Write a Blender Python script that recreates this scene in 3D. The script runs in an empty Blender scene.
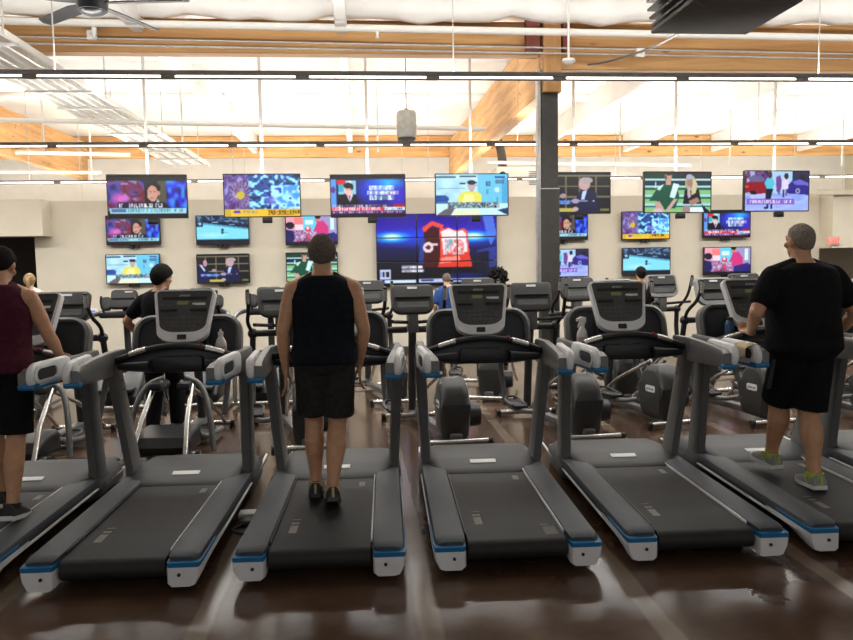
import bpy, bmesh, math, random
import numpy as np
from mathutils import Vector, Matrix, noise as mnoise
random.seed(7)
SC = bpy.context.scene
COL = SC.collection
R = math.radians
V = Vector
PI = math.pi

# ------------------------------------------------------------------ camera
YAW, PITCH, ROLL, FPX, EYE = R(5.0), math.atan(60/760), R(0.95), 760.0, 1.70
_f = V((math.sin(YAW)*math.cos(PITCH), math.cos(YAW)*math.cos(PITCH), -math.sin(PITCH)))
_r0 = V((math.cos(YAW), -math.sin(YAW), 0)); _u0 = _r0.cross(_f)
_r = _r0*math.cos(ROLL) - _u0*math.sin(ROLL)
_u = _u0*math.cos(ROLL) + _r0*math.sin(ROLL)
cam_d = bpy.data.cameras.new('camera'); cam = bpy.data.objects.new('camera', cam_d); COL.objects.link(cam)
cam_d.sensor_width = 36; cam_d.lens = 36*FPX/853; cam_d.clip_start = .05
cam.matrix_world = Matrix(((_r.x, _u.x, -_f.x, 0), (_r.y, _u.y, -_f.y, 0), (_r.z, _u.z, -_f.z, EYE), (0, 0, 0, 1)))
SC.camera = cam

def at(x, y, Y):
    d = _r*(x-426.5) + _u*(320-y) + _f*FPX
    return V((0, 0, EYE)) + d*(Y/d.y)

# ------------------------------------------------------------------ materials
def lin(c): return tuple((v/12.92 if v <= .04045 else ((v+.055)/1.055)**2.4) for v in c)
def nodes(name):
    m = bpy.data.materials.new(name); m.use_nodes = True
    nt = m.node_tree; return m, nt, nt.nodes['Principled BSDF']
def mat(name, col, rough=.5, metal=0., var=.12, scale=14., bump=0., spec=.5, coat=0.):
    m, nt, b = nodes(name)
    N, L = nt.nodes, nt.links
    tc = N.new('ShaderNodeTexCoord'); nz = N.new('ShaderNodeTexNoise'); nz.inputs['Scale'].default_value = scale
    nz.inputs['Detail'].default_value = 4
    L.new(tc.outputs['Object'], nz.inputs['Vector'])
    rp = N.new('ShaderNodeValToRGB')
    rp.color_ramp.elements[0].position = .3; rp.color_ramp.elements[1].position = .7
    rp.color_ramp.elements[0].color = tuple(max(0, c*(1-var)) for c in col)+(1,)
    rp.color_ramp.elements[1].color = tuple(min(1, c*(1+var)) for c in col)+(1,)
    L.new(nz.outputs['Fac'], rp.inputs['Fac']); L.new(rp.outputs['Color'], b.inputs['Base Color'])
    b.inputs['Roughness'].default_value = rough; b.inputs['Metallic'].default_value = metal
    b.inputs['Specular IOR Level'].default_value = spec
    if coat: b.inputs['Coat Weight'].default_value = coat
    if bump:
        bp = N.new('ShaderNodeBump'); bp.inputs['Strength'].default_value = bump; bp.inputs['Distance'].default_value = .01
        L.new(nz.outputs['Fac'], bp.inputs['Height']); L.new(bp.outputs['Normal'], b.inputs['Normal'])
    return m
def emit(name, col, s):
    m, nt, b = nodes(name)
    b.inputs['Base Color'].default_value = col+(1,)
    b.inputs['Emission Color'].default_value = col+(1,); b.inputs['Emission Strength'].default_value = s
    return m
def wood(name, axis, kn=.8):
    m, nt, b = nodes(name); N, L = nt.nodes, nt.links
    tc = N.new('ShaderNodeTexCoord'); mp = N.new('ShaderNodeMapping')
    s = [9, 9, 9]; s[axis] = .7; mp.inputs['Scale'].default_value = s
    L.new(tc.outputs['Object'], mp.inputs['Vector'])
    nz = N.new('ShaderNodeTexNoise'); nz.inputs['Scale'].default_value = 1.; nz.inputs['Detail'].default_value = 6; nz.inputs['Distortion'].default_value = .6
    L.new(mp.outputs['Vector'], nz.inputs['Vector'])
    rp = N.new('ShaderNodeValToRGB'); e = rp.color_ramp.elements
    e[0].position = .3; e[0].color = (.42, .205, .068, 1); e[1].position = .7; e[1].color = (.68, .39, .155, 1)
    L.new(nz.outputs['Fac'], rp.inputs['Fac'])
    mp2 = N.new('ShaderNodeMapping'); s2 = [5, 5, 5]; s2[axis] = 2.2; mp2.inputs['Scale'].default_value = s2
    L.new(tc.outputs['Object'], mp2.inputs['Vector'])
    vo = N.new('ShaderNodeTexVoronoi'); vo.inputs['Scale'].default_value = kn; L.new(mp2.outputs['Vector'], vo.inputs['Vector'])
    kr = N.new('ShaderNodeValToRGB'); k = kr.color_ramp.elements
    k[0].position = .06; k[0].color = (.16, .07, .025, 1); k[1].position = .15; k[1].color = (1, 1, 1, 1)
    L.new(vo.outputs['Distance'], kr.inputs['Fac'])
    mx = N.new('ShaderNodeMix'); mx.data_type = 'RGBA'; mx.blend_type = 'MULTIPLY'; mx.inputs[0].default_value = .85
    L.new(rp.outputs['Color'], mx.inputs[6]); L.new(kr.outputs['Color'], mx.inputs[7]); L.new(mx.outputs[2], b.inputs['Base Color'])
    b.inputs['Roughness'].default_value = .6
    return m

M = {}
M['wall'] = mat('wall_paint', (.70, .65, .535), .75, var=.03, scale=3)
M['white'] = mat('white_paint', (.82, .80, .75), .7, var=.03, scale=3)
M['insul'] = mat('white_insulation', (.84, .82, .79), .5, var=.05, scale=2.5, bump=.5)
M['beamx'] = wood('beam_timber', 0); M['girdy'] = wood('girder_timber', 1, 1.5); M['postz'] = wood('post_timber', 2)
M['redplate'] = mat('red_oxide_steel', (.20, .045, .03), .6)
M['steel'] = mat('dark_painted_steel', (.055, .05, .046), .55)
M['diffuser'] = mat('diffuser_charcoal', (.10, .092, .086), .6)
M['galv'] = mat('galvanised_steel', (.55, .54, .52), .35, .6)
M['railgrey'] = mat('rail_grey', (.20, .18, .16), .5)
M['tube'] = emit('fluorescent_tube', (1., .96, .88), 5.)
M['frame'] = mat('treadmill_grey_metal', (.15, .15, .147), .4, .3, var=.06)
M['railtop'] = mat('rail_slate_plastic', (.042, .050, .060), .55, var=.10, scale=60)
M['hood'] = mat('hood_charcoal_plastic', (.034, .036, .038), .55, var=.08, scale=40)
M['shroud'] = mat('shroud_charcoal_plastic', (.040, .040, .038), .45, var=.08, scale=40)
M['dark'] = mat('black_plastic', (.016, .016, .018), .4, var=.1)
M['rubber'] = mat('black_rubber', (.012, .012, .013), .6, var=.2, scale=50)
M['belt'] = mat('running_belt', (.0105, .0098, .009), .65, var=.25, scale=30)
M['silver'] = mat('silver_plastic', (.80, .80, .81), .4, .0, var=.05)
M['lightgrey'] = mat('light_grey_plastic', (.74, .74, .75), .4, .0, var=.04)
M['chrome'] = mat('brushed_chrome', (.62, .61, .58), .25, .9, var=.05)
M['blue'] = mat('blue_accent', (.004, .14, .33), .4, var=.05)
M['label'] = mat('pale_label', (.72, .72, .70), .5, var=.03)
M['face'] = mat('console_face_plastic', (.072, .073, .070), .4, var=.15, scale=40)
M['tsilver'] = mat('trainer_rim_plastic', (.36, .36, .36), .4, var=.05)
M['tface'] = mat('trainer_console_plastic', (.042, .042, .041), .45, var=.15, scale=40)
M['facedk'] = mat('console_key_plastic', (.018, .018, .018), .35)
M['lcd'] = emit('green_lcd', (.12, .145, .05), .2)
M['tray'] = mat('tray_charcoal', (.030, .031, .036), .45)
M['red'] = mat('red_plastic', (.22, .012, .014), .4)
M['stripmark'] = mat('belt_marking', (.16, .145, .11), .6, var=.3, scale=60)
M['bezel'] = mat('screen_bezel', (.012, .012, .014), .3)
M['skin'] = mat('skin_tan', (.56, .30, .17), .5, var=.08, scale=25)
M['skin_b'] = mat('skin_light', (.58, .34, .22), .5, var=.08, scale=25)
M['blackcloth'] = mat('black_cotton', (.006, .006, .007), .9, var=.3, scale=30, bump=.25, spec=.2)
M['navycloth'] = mat('navy_black_knit', (.006, .008, .013), .9, var=.3, scale=30, bump=.25, spec=.2)
M['shortcloth'] = mat('charcoal_shorts_cloth', (.028, .026, .023), .9, var=.25, scale=30, bump=.25, spec=.2)
M['maroon'] = mat('maroon_cotton', (.070, .012, .024), .9, var=.2, scale=30, bump=.25, spec=.2)
M['bluecloth'] = mat('blue_cotton', (.02, .07, .25), .9, var=.2, scale=30)
M['whitecloth'] = mat('white_cotton', (.75, .72, .72), .9, var=.05, scale=30)
M['hair_dk'] = mat('dark_hair', (.013, .011, .010), .85, var=.5, scale=120, bump=.6, spec=.15)
M['hair_br'] = mat('greying_brown_hair', (.13, .105, .085), .85, var=.5, scale=120, bump=.6, spec=.15)
M['hair_gr'] = mat('grey_hair', (.25, .215, .18), .85, var=.4, scale=120, bump=.6, spec=.15)
M['hair_bl'] = mat('blonde_hair', (.30, .20, .10), .85, var=.5, scale=120, bump=.6, spec=.15)
M['shoe_gr'] = mat('grey_shoe_mesh', (.28, .28, .27), .7, var=.25, scale=60)
M['lime'] = mat('lime_fabric', (.42, .55, .06), .6)
M['tan'] = mat('tan_cloth', (.46, .38, .24), .9, var=.1, bump=.3)
M['bottle'] = mat('white_translucent_plastic', (.72, .70, .68), .3)
M['bluebottle'] = mat('blue_bottle_plastic', (.03, .10, .22), .2)
M['clearblue'] = mat('pale_blue_plastic', (.20, .32, .42), .2)
M['eye'] = mat('eye_dark', (.02, .015, .012), .2)
M['speaker'] = mat('speaker_grey', (.86, .86, .80), .6)
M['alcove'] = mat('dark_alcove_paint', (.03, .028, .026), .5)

def floor_mat():
    m, nt, b = nodes('polished_concrete_floor'); N, L = nt.nodes, nt.links
    tc = N.new('ShaderNodeTexCoord')
    n1 = N.new('ShaderNodeTexNoise'); n1.inputs['Scale'].default_value = 1.6; n1.inputs['Detail'].default_value = 8; n1.inputs['Roughness'].default_value = .65
    L.new(tc.outputs['Object'], n1.inputs['Vector'])
    rp = N.new('ShaderNodeValToRGB'); e = rp.color_ramp.elements
    e[0].position = .3; e[0].color = (.052, .028, .017, 1); e[1].position = .72; e[1].color = (.108, .064, .041, 1)
    L.new(n1.outputs['Fac'], rp.inputs['Fac'])
    sx = N.new('ShaderNodeSeparateXYZ'); L.new(tc.outputs['Object'], sx.inputs[0])
    # pale bands in the base colour running along Y, one in each gap between the machines
    def mth(op, a, b_=None):
        n = N.new('ShaderNodeMath'); n.operation = op
        for i, v in enumerate((a, b_)):
            if v is None: continue
            if isinstance(v, (int, float)): n.inputs[i].default_value = v
            else: L.new(v, n.inputs[i])
        return n.outputs[0]
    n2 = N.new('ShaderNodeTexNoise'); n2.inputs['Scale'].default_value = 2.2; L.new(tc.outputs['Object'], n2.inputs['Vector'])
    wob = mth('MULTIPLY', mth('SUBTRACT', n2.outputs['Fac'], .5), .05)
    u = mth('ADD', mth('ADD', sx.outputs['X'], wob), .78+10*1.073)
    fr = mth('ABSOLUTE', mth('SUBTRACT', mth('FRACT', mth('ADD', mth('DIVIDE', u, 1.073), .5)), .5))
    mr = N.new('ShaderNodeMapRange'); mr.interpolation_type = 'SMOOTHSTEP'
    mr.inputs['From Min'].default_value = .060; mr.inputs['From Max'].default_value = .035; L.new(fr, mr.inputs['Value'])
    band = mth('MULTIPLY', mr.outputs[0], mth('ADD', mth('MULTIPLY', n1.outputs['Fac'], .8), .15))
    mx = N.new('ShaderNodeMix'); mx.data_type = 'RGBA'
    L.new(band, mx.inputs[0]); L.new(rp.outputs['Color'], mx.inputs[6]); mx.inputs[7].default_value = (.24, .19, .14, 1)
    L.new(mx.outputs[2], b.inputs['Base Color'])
    r2 = N.new('ShaderNodeMapRange'); r2.inputs['To Min'].default_value = .12; r2.inputs['To Max'].default_value = .25
    L.new(n1.outputs['Fac'], r2.inputs['Value']); L.new(r2.outputs[0], b.inputs['Roughness'])
    b.inputs['Specular IOR Level'].default_value = .28
    return m
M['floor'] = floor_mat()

def screen_mat():
    m, nt, b = nodes('lit_screen'); N, L = nt.nodes, nt.links
    a = N.new('ShaderNodeAttribute'); a.attribute_name = 'picture'
    b.inputs['Base Color'].default_value = (.01, .01, .01, 1); b.inputs['Roughness'].default_value = .25
    L.new(a.outputs['Color'], b.inputs['Emission Color']); b.inputs['Emission Strength'].default_value = SCREEN
    return m
SCREEN = .85
M['screen'] = screen_mat()

# ------------------------------------------------------------------ object helpers
def tag(o, label=None, cat=None, group=None, kind=None):
    if label: o['label'] = label
    if cat: o['category'] = cat
    if group: o['group'] = group
    if kind: o['kind'] = kind
    return o
def empty(name, label, cat, loc=(0, 0, 0), rz=0., group=None):
    o = bpy.data.objects.new(name, None); COL.objects.link(o); o.empty_display_size = .1
    o.location = loc; o.rotation_euler = (0, 0, rz)
    return tag(o, label, cat, group)
def link(name, me, parent=None):
    o = bpy.data.objects.new(name, me); COL.objects.link(o)
    if parent: o.parent = parent
    return o
def kids(o): return [c for c in COL.objects if c.parent == o]
def copy_tree(o, loc, rz=None, label=None, parent=None):
    c = o.copy(); COL.objects.link(c)
    if parent: c.parent = parent
    else:
        c.location = loc
        if rz is not None: c.rotation_euler = (0, 0, rz)
        if label: c['label'] = label
    for ch in kids(o): copy_tree(ch, None, None, None, c)
    return c

class MB:
    def __init__(s): s.bm = bmesh.new()
    def _xf(s, vs, mtx):
        if mtx is not None: bmesh.ops.transform(s.bm, matrix=mtx, verts=vs)
    def box(s, c, d, bev=0., rot=None, seg=2):
        v = bmesh.ops.create_cube(s.bm, size=1.)['verts']
        bmesh.ops.scale(s.bm, vec=d, verts=v)
        if bev:
            es = list({e for x in v for e in x.link_edges})
            r = bmesh.ops.bevel(s.bm, geom=es, offset=bev, segments=seg, affect='EDGES', profile=.5)
            v = list({x for f in r['faces'] for x in f.verts} | {x for x in v if x.is_valid})
        m = Matrix.Translation(c)
        if rot is not None: m = m @ rot
        s._xf(v, m); return s
    def bb(s, a, b, bev=0., seg=2):
        a, b = V(a), V(b)
        return s.box((a+b)/2, [abs(q) for q in (b-a)], bev, None, seg)
    def cyl(s, a, b, r, r2=None, n=16):
        a, b = V(a), V(b); d = b-a
        v = bmesh.ops.create_cone(s.bm, cap_ends=True, segments=n, radius1=r, radius2=r if r2 is None else r2, depth=d.length)['verts']
        q = V((0, 0, 1)).rotation_difference(d.normalized()).to_matrix().to_4x4()
        s._xf(v, Matrix.Translation((a+b)/2) @ q); return s
    def sph(s, c, r, sc=(1, 1, 1), sub=2, rot=None):
        v = bmesh.ops.create_icosphere(s.bm, subdivisions=sub, radius=r)['verts']
        bmesh.ops.scale(s.bm, vec=sc, verts=v)
        m = Matrix.Translation(c)
        if rot is not None: m = m @ rot
        s._xf(v, m); return s
    def cap(s, a, b, ra, rb, n=14):
        a, b = V(a), V(b)
        s.sph(a, ra); s.sph(b, rb)
        if (b-a).length > 1e-4: s.cyl(a, b, ra, rb, n)
        return s
    def rings(s, rs, close=False, capped=True):
        """rs: list of lists of points, all the same length"""
        bv = [[s.bm.verts.new(p) for p in r] for r in rs]
        n = len(bv[0]); m = len(bv)
        for i in range(m if close else m-1):
            A, B = bv[i], bv[(i+1) % m]
            for k in range(n): s.bm.faces.new((A[k], A[(k+1) % n], B[(k+1) % n], B[k]))
        if capped and not close:
            s.bm.faces.new(list(reversed(bv[0]))); s.bm.faces.new(bv[-1])
        return s
    def tube(s, pts, r, n=10, smooth=0, closed=False, sq=None):
        pts = [V(p) for p in pts]
        for _ in range(smooth):
            q = [pts[0]] if not closed else []
            rng = range(len(pts)-1) if not closed else range(len(pts))
            for i in rng:
                a, b = pts[i], pts[(i+1) % len(pts)]
                q += [a*.75+b*.25, a*.25+b*.75]
            if not closed: q.append(pts[-1])
            pts = q
        rs = []; up = None; m = len(pts)
        for i, p in enumerate(pts):
            a = pts[(i-1) % m] if (closed or i) else p
            b = pts[(i+1) % m] if (closed or i < m-1) else p
            t = (b-a).normalized()
            if up is None: up = V((0, 0, 1)) if abs(t.z) < .9 else V((0, 1, 0))
            x = t.cross(up).normalized(); up = x.cross(t).normalized()
            rr = r if not isinstance(r, (list, tuple)) else float(np.interp(i/(m-1), np.linspace(0, 1, len(r)), r))
            rx, ry = (rr, rr) if sq is None else sq
            rs.append([p + x*math.cos(k*2*PI/n)*rx + up*math.sin(k*2*PI/n)*ry for k in range(n)])
        return s.rings(rs, close=closed)
    def prism(s, poly, lo, hi, axis='x', bev=0., seg=2):
        """extrude a closed 2-D polygon; axis x: poly is (y,z); axis y: poly is (x,z); axis z: (x,y)"""
        def mk(p, t): return V((t, p[0], p[1])) if axis == 'x' else (V((p[0], t, p[1])) if axis == 'y' else V((p[0], p[1], t)))
        A = [s.bm.verts.new(mk(p, lo)) for p in poly]; B = [s.bm.verts.new(mk(p, hi)) for p in poly]
        n = len(poly); fa = s.bm.faces.new(A); fb = s.bm.faces.new(B)
        fs = [fa, fb]
        for i in range(n): fs.append(s.bm.faces.new((A[i], B[i], B[(i+1) % n], A[(i+1) % n])))
        bmesh.ops.recalc_face_normals(s.bm, faces=fs)
        if bev:
            es = list(set(fa.edges) | set(fb.edges))
            bmesh.ops.bevel(s.bm, geom=es, offset=bev, segments=seg, affect='EDGES', profile=.5)
        return s
    def turn(s, m): bmesh.ops.transform(s.bm, matrix=m, verts=s.bm.verts); return s
    def mesh(s, name, m, smooth=True):
        bmesh.ops.recalc_face_normals(s.bm, faces=s.bm.faces)
        me = bpy.data.meshes.new(name); s.bm.to_mesh(me); s.bm.free()
        me.materials.append(m)
        if smooth:
            me.polygons.foreach_set('use_smooth', [True]*len(me.polygons))
            me.set_sharp_from_angle(angle=R(38))
        return me
    def build(s, name, m, parent=None, smooth=True):
        return link(name, s.mesh(name, m, smooth), parent)
def rrect(w, h, r, n=5, cx=0, cy=0):
    """rounded rectangle outline; r may be four radii (tr, tl, bl, br)"""
    rr = r if isinstance(r, (list, tuple)) else (r,)*4
    out = []
    for (sx, sy, a0), q in zip(((1, 1, 0), (-1, 1, 90), (-1, -1, 180), (1, -1, 270)), rr):
        for k in range(n+1):
            a = R(a0+90*k/n)
            out.append((cx+sx*(w/2-q)+q*math.cos(a), cy+sy*(h/2-q)+q*math.sin(a)))
    return out
def struct(name, mb, m): return tag(mb.build(name, m), kind='structure')
def text(name, body, size, m, parent, mtx, extrude=.001):
    cu = bpy.data.curves.new(name, 'FONT'); cu.body = body; cu.size = size; cu.extrude = extrude
    cu.align_x = 'CENTER'; cu.align_y = 'CENTER'
    t = bpy.data.objects.new(name, cu); COL.objects.link(t)
    bpy.context.view_layer.update()
    me = bpy.data.meshes.new_from_object(t.evaluated_get(bpy.context.evaluated_depsgraph_get()))
    bpy.data.objects.remove(t); bpy.data.curves.remove(cu)
    me.name = name; me.materials.clear(); me.materials.append(m)
    me.transform(mtx)
    return link(name, me, parent)
# ------------------------------------------------------------------ the room
XL, XR, YB, YF, HC = -11.5, 14.0, -4.0, 21.0, 4.95
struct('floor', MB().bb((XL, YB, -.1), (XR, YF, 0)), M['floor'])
struct('ceiling', MB().bb((XL, YB, HC), (XR, YF, HC+.1)), M['insul'])
struct('wall_far', MB().bb((XL, YF, 0), (XR, YF+.2, HC)), M['white'])
struct('wall_left', MB().bb((XL-.2, YB, 0), (XL, YF, HC)), M['wall'])
struct('wall_right', MB().bb((XR, YB, 0), (XR+.2, YF, HC)), M['wall'])
WY, WT = 14.0, 2.84
wxl = at(38, 300, WY).x; wxr = at(818, 300, WY).x
struct('wall_back', MB().bb((wxl, WY, 0), (wxr, WY+.2, WT)), M['wall'])
struct('baseboard_back', MB().bb((wxl, WY-.015, 0), (wxr, WY, .11)), mat('baseboard_vinyl', (.05, .042, .036), .5))
sl = at(43, 236, 13.6).x
struct('trim_1', MB().bb((XL, 13.6, 2.22), (sl, WY+.2, WT)), M['wall'])          # soffit over the left opening
sr = at(826, 225, 13.3).x
struct('trim_2', MB().bb((wxr, 13.6, 1.80), (XR, WY+.2, WT)), M['wall'])          # soffit over the right opening
struct('trim_3', MB().bb((sr, 13.5, 2.78), (XR, 13.6, WT+.04)), M['wall'])
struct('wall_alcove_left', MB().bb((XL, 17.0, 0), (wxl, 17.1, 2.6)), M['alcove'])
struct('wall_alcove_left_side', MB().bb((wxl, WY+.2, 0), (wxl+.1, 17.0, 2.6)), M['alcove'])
struct('wall_alcove_right', MB().bb((wxr, 16.0, 0), (XR, 16.1, 2.6)), M['wall'])
struct('ceiling_lower', MB().bb((XL, WY+.1, WT-.12), (XR, YF, WT-.06)), M['white'])

# timber frame
def wood_thing(name, a, b, m, label, cat='beam', group=None):
    return tag(MB().bb(a, b, .01, 1).build(name, m), label, cat, group, 'structure')
wood_thing('beam', (XL, 9.72, 4.27), (2.36, 9.92, 4.68), M['beamx'], 'knotty timber beam left of the grey column, running to the left edge', 'beam')
wood_thing('beam', (2.62, 9.72, 4.09), (XR, 9.92, 4.68), M['beamx'], 'deeper knotty timber beam right of the grey column', 'beam')
wood_thing('beam', (XL, 20.1, 4.40), (XR, 20.3, 4.94), M['beamx'], 'far timber beam along the top of the white back wall', 'beam')
GX = (2.52, -6.85)
wood_thing('girder', (GX[0]-.1, 9.92, 3.86), (GX[0]+.1, 20.1, 4.78), M['girdy'], 'deep timber girder running back from the grey column', 'girder')
wood_thing('girder', (GX[1]-.1, 9.92, 3.86), (GX[1]+.1, 20.1, 4.78), M['girdy'], 'deep timber girder behind the cable tray at far left', 'girder')
# column
c = empty('column', 'dark grey square steel column with a timber head', 'column', (2.47, 9.8, 0)); c['kind'] = 'structure'
MB().bb((-.11, -.11, 0), (.11, .11, 3.79), .012).build('shaft', M['steel'], c)
MB().bb((-.10, -.18, 3.79), (.135, .12, 4.70), .01, 1).build('timber_head', M['postz'], c)
MB().bb((-.32, -.20, 4.30), (-.14, -.10, 4.72), .006, 1).build('red_bracket', M['redplate'], c)
MB().bb((.15, -.20, 4.30), (.22, -.10, 4.72), .006, 1).build('red_bracket', M['redplate'], c)
MB().bb((-.155, -.10, 1.2), (-.112, .02, 4.1), .006, 1).build('conduit_cover', M['galv'], c)
p_ = at(543, 188, 9.66)
MB().bb((-.12, -.122, 0), (.12, -.111, p_.z), .002, 1).build('cover_plate', mat('cover_plate_paint', (.062, .057, .052), .5), c)
MB().bb((-.12, -.129, p_.z-.012), (.12, -.122, p_.z), .002, 1).build('plate_edge', M['label'], c)
# purlins, insulated white
for i in range(-4, 6):
    x = -.15+2.44*i
    if abs(x-GX[0]) < .3: continue
    tag(MB().bb((x-.06, 9.95, 4.50), (x+.06, 20.1, 4.95), .01, 1).build('purlin', M['insul']), 'white wrapped purlin between the two timber beams', 'purlin', 'white purlins behind the near beam', 'structure')
    tag(MB().bb((x-.07, -1, 4.50), (x+.07, 9.70, 4.95), .01, 1).build('purlin', M['insul']), 'white wrapped purlin in front of the near beam', 'purlin', 'white purlins before the near beam', 'structure')
# bulging insulation swags along the beam tops
for yy, nm in ((9.55, 'insulation_roll'), (10.25, 'insulation_roll'), (12.4, 'insulation_roll'), (15.2, 'insulation_roll')):
    b = MB(); pts = []; rr = []
    for k in range(90):
        x = XL+.2+(XR-XL-.4)*k/89
        pts.append((x, yy+.03*math.sin(k*1.7), HC-.02-.03*math.sin(k*.9)-(.13 if yy < 10 else 0))); rr.append((.17 if yy < 10 else .11)+.03*math.sin(k*2.3+yy))
    b.tube(pts, rr, 10)
    tag(b.build(nm, M['insul']), {9.55: 'white insulation swag just above the near timber beam', 10.25: 'white insulation swag just behind the near timber beam', 12.4: 'white insulation swag midway across the bright ceiling', 15.2: 'white insulation swag deep in the ceiling before the far beam'}[yy], 'insulation', None, 'structure')

# ------------------------------------------------------------------ fluorescent rails
rail_labels = {7.5: 'nearest fluorescent light rail, spanning the top of the view', 11.3: 'second fluorescent light rail, passing behind the grey column above the hung screens',
               14.9: 'third fluorescent light rail, passing behind the hung screens', 18.5: 'farthest fluorescent light rail, level with the top of the beige wall'}
def rail(Y, z, x0, x1, pitch):
    r = empty('light_rail', rail_labels[Y], 'light', (0, Y, z), 0, 'fluorescent light rails')
    hh = .05 if Y < 12 else .036
    MB().bb((x0, -.035, .010), (x1, .035, .010+hh*.9), .004, 1).build('housing', M['railgrey'], r)
    n = int((x1-x0)/pitch)
    off = {7.5: .52, 11.3: .3}.get(Y, .0)
    for k in range(n):
        a = x0+off+k*pitch
        MB().bb((a, -.022, -.016), (a+pitch-.13, .022, .011), .008, 2).build('tube', M['tube'], r)
        MB().bb((a+pitch-.13, -.034, -.018), (a+pitch, .034, .0115), .004, 1).build('connector', M['railgrey'], r)
    MB().bb((x0, -.036, -.030), (x1, -.028, -.012), .001, 1).build('lower_lip', M['railgrey'], r)
    k = 0
    x = x0+.7
    while x < x1:
        MB().cyl((x, 0, .05), (x, 0, HC-z-.02), .006, n=6).build('hanger', M['galv'], r); x += 3.73
    ld = bpy.data.lights.new('uplight', 'AREA'); ld.shape = 'RECTANGLE'; ld.size = x1-x0; ld.size_y = .07
    ld.color = (1., .97, .92); ld.energy = UP[Y]*(x1-x0)
    lo = bpy.data.objects.new('uplight', ld); COL.objects.link(lo); lo.parent = r
    lo.location = ((x0+x1)/2, 0, .064); lo.rotation_euler = (PI, 0, 0)
    ld = bpy.data.lights.new('downlight', 'AREA'); ld.shape = 'RECTANGLE'; ld.size = x1-x0; ld.size_y = .045
    ld.color = (1., .985, .95); ld.energy = DOWN[Y]*(x1-x0)
    lo = bpy.data.objects.new('downlight', ld); COL.objects.link(lo); lo.parent = r
    lo.location = ((x0+x1)/2, 0, -.0185)
DOWN = {7.5: 8.5, 11.3: 18, 14.9: 13, 18.5: 13}
UP = {7.5: 16, 11.3: 11, 14.9: 8.5, 18.5: 7}
rail(7.5, 3.46, -7.2, 8.6, 1.25)
rail(11.3, 3.385, -9.5, 11.0, 1.25)
rail(14.9, 3.255, -10.5, 13.4, 1.25)
rail(18.5, 3.085, -10.8, 13.5, 1.25)
for o in list(COL.objects):
    if o.name.startswith('light_rail'): o.pop('group', None) if 'group' in o else None

# ------------------------------------------------------------------ pipes, conduits and other ceiling gear
def pipe(name, p, q, r, m, label, cat='pipe', group=None):
    return tag(MB().tube([p, q], r, 12).build(name, m), label, cat, group)
def ext(p, q, x0, x1):
    d = (q-p)/(q.x-p.x); return p+d*(x0-p.x), p+d*(x1-p.x)
a, b = ext(at(0, 21, 9.45), at(853, 38, 9.45), -9, 12)
s_ = pipe('sprinkler_pipe', a, b, .045, M['white'], 'white sprinkler pipe along the top of the near timber beam')
for q in (94, 377):
    p = at(q, 25, 9.45)
    MB().cyl((p.x, 9.45, p.z-.03), (p.x, 9.45, p.z-.12), .03, .02, 10).cyl((p.x, 9.45, p.z-.12), (p.x, 9.45, p.z-.15), .012, .03, 10).build('sprinkler_head', M['white'], s_)
for (y0, y1, rr, lab) in ((36.5, 54, .012, 'upper steel conduit along the face of the near beam'), (43, 59, .012, 'lower steel conduit along the face of the near beam')):
    a, b = ext(at(0, y0, 9.58), at(853, y1, 9.58), -9, 12)
    pipe('conduit', a, b, rr, M['galv'], lab, 'conduit')
for (px_, py_, lab) in ((92, 35, 'white junction box on the near beam below the ceiling fan'), (640, 53, 'white junction box on the near beam below the black diffuser')):
    p = at(px_, py_, 9.55)
    j = tag(MB().box((p.x, 9.55, p.z), (.11, .06, .11), .01).build('junction_box', M['white']), lab, 'junction box')
    MB().cyl((p.x, 9.52, p.z), (p.x, 9.513, p.z), .018, n=12).build('cover_screw', M['galv'], j)
a, b = ext(at(0, 120, 13.0), at(540, 130, 13.0), -9.5, 2.2)
pipe('sprinkler_pipe', a, b, .04, M['white'], 'white pipe crossing behind the hanging speaker to the column')
a, b = ext(at(0, 152, 16.0), at(540, 163, 16.0), -10, at(130, 155, 16).x)
pipe('sprinkler_pipe', a, b, .04, M['white'], 'white pipe passing under the left girder to the cable tray')
a, b = ext(at(0, 155, 16.0), at(540, 163, 16.0), at(488, 163, 16).x, at(690, 163, 16).x)
pipe('sprinkler_pipe', a, b, .035, M['white'], 'white pipe passing behind the column just under the far beam')
a, b = ext(at(0, 172, 15.6), at(100, 172.5, 15.6), -10, -5.0)
low_pipe = pipe('sprinkler_pipe', a, b, .03, M['white'], 'short white pipe low at far left under the girder')
for x in (-9.2, -7.6, -5.4): MB().cyl((x, 15.6, a.z), (x, 15.6, HC), .008, n=6).build('hanger', M['galv'], low_pipe)
for (x_, y0, y1, Y, lab) in ((44, 122, 152, 13.0, 'left of the cable tray'), (92, 153, 182, 16, 'at the end of the left girder'), (183, 110, 152, 14.5, 'right of the cable tray'), (378, 100, 152, 14.5, 'beside the hanging speaker'), (620, 85, 160, 14.5, 'between the two screens right of the column'), (730, 85, 165, 14.5, 'left of the far right screen'), (842, 135, 165, 14.5, 'at the far right edge')):
    p, q = at(x_, y0, Y), at(x_, y1, Y)
    pipe('drop_rod', V((q.x, Y, q.z)), V((q.x, Y, HC)), .018, M['white'], 'thin white drop rod '+lab, 'rod')
# cable tray at left running back
t = empty('cable_tray', 'wide white ladder cable tray running back at upper left', 'cable tray', (-4.05, 0, 4.12))
for k in range(7):
    x = -.42+.14*k
    MB().bb((x-.018, 7.2, -.02), (x+.018, 19.5, .05)).build('tray_rail', M['galv'] if k % 2 else M['white'], t)
for k in range(11):
    y = 7.6+1.15*k
    MB().bb((-.45, y-.02, -.05), (.45, y+.02, -.02)).build('rung', M['galv'], t)
for (y) in (8.4, 11.6, 14.8, 18.0):
    MB().cyl((-.45, y, -.03), (-.45, y, .8), .01, n=6).cyl((.45, y, -.03), (.45, y, .8), .01, n=6).build('hanger', M['galv'], t)
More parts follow.
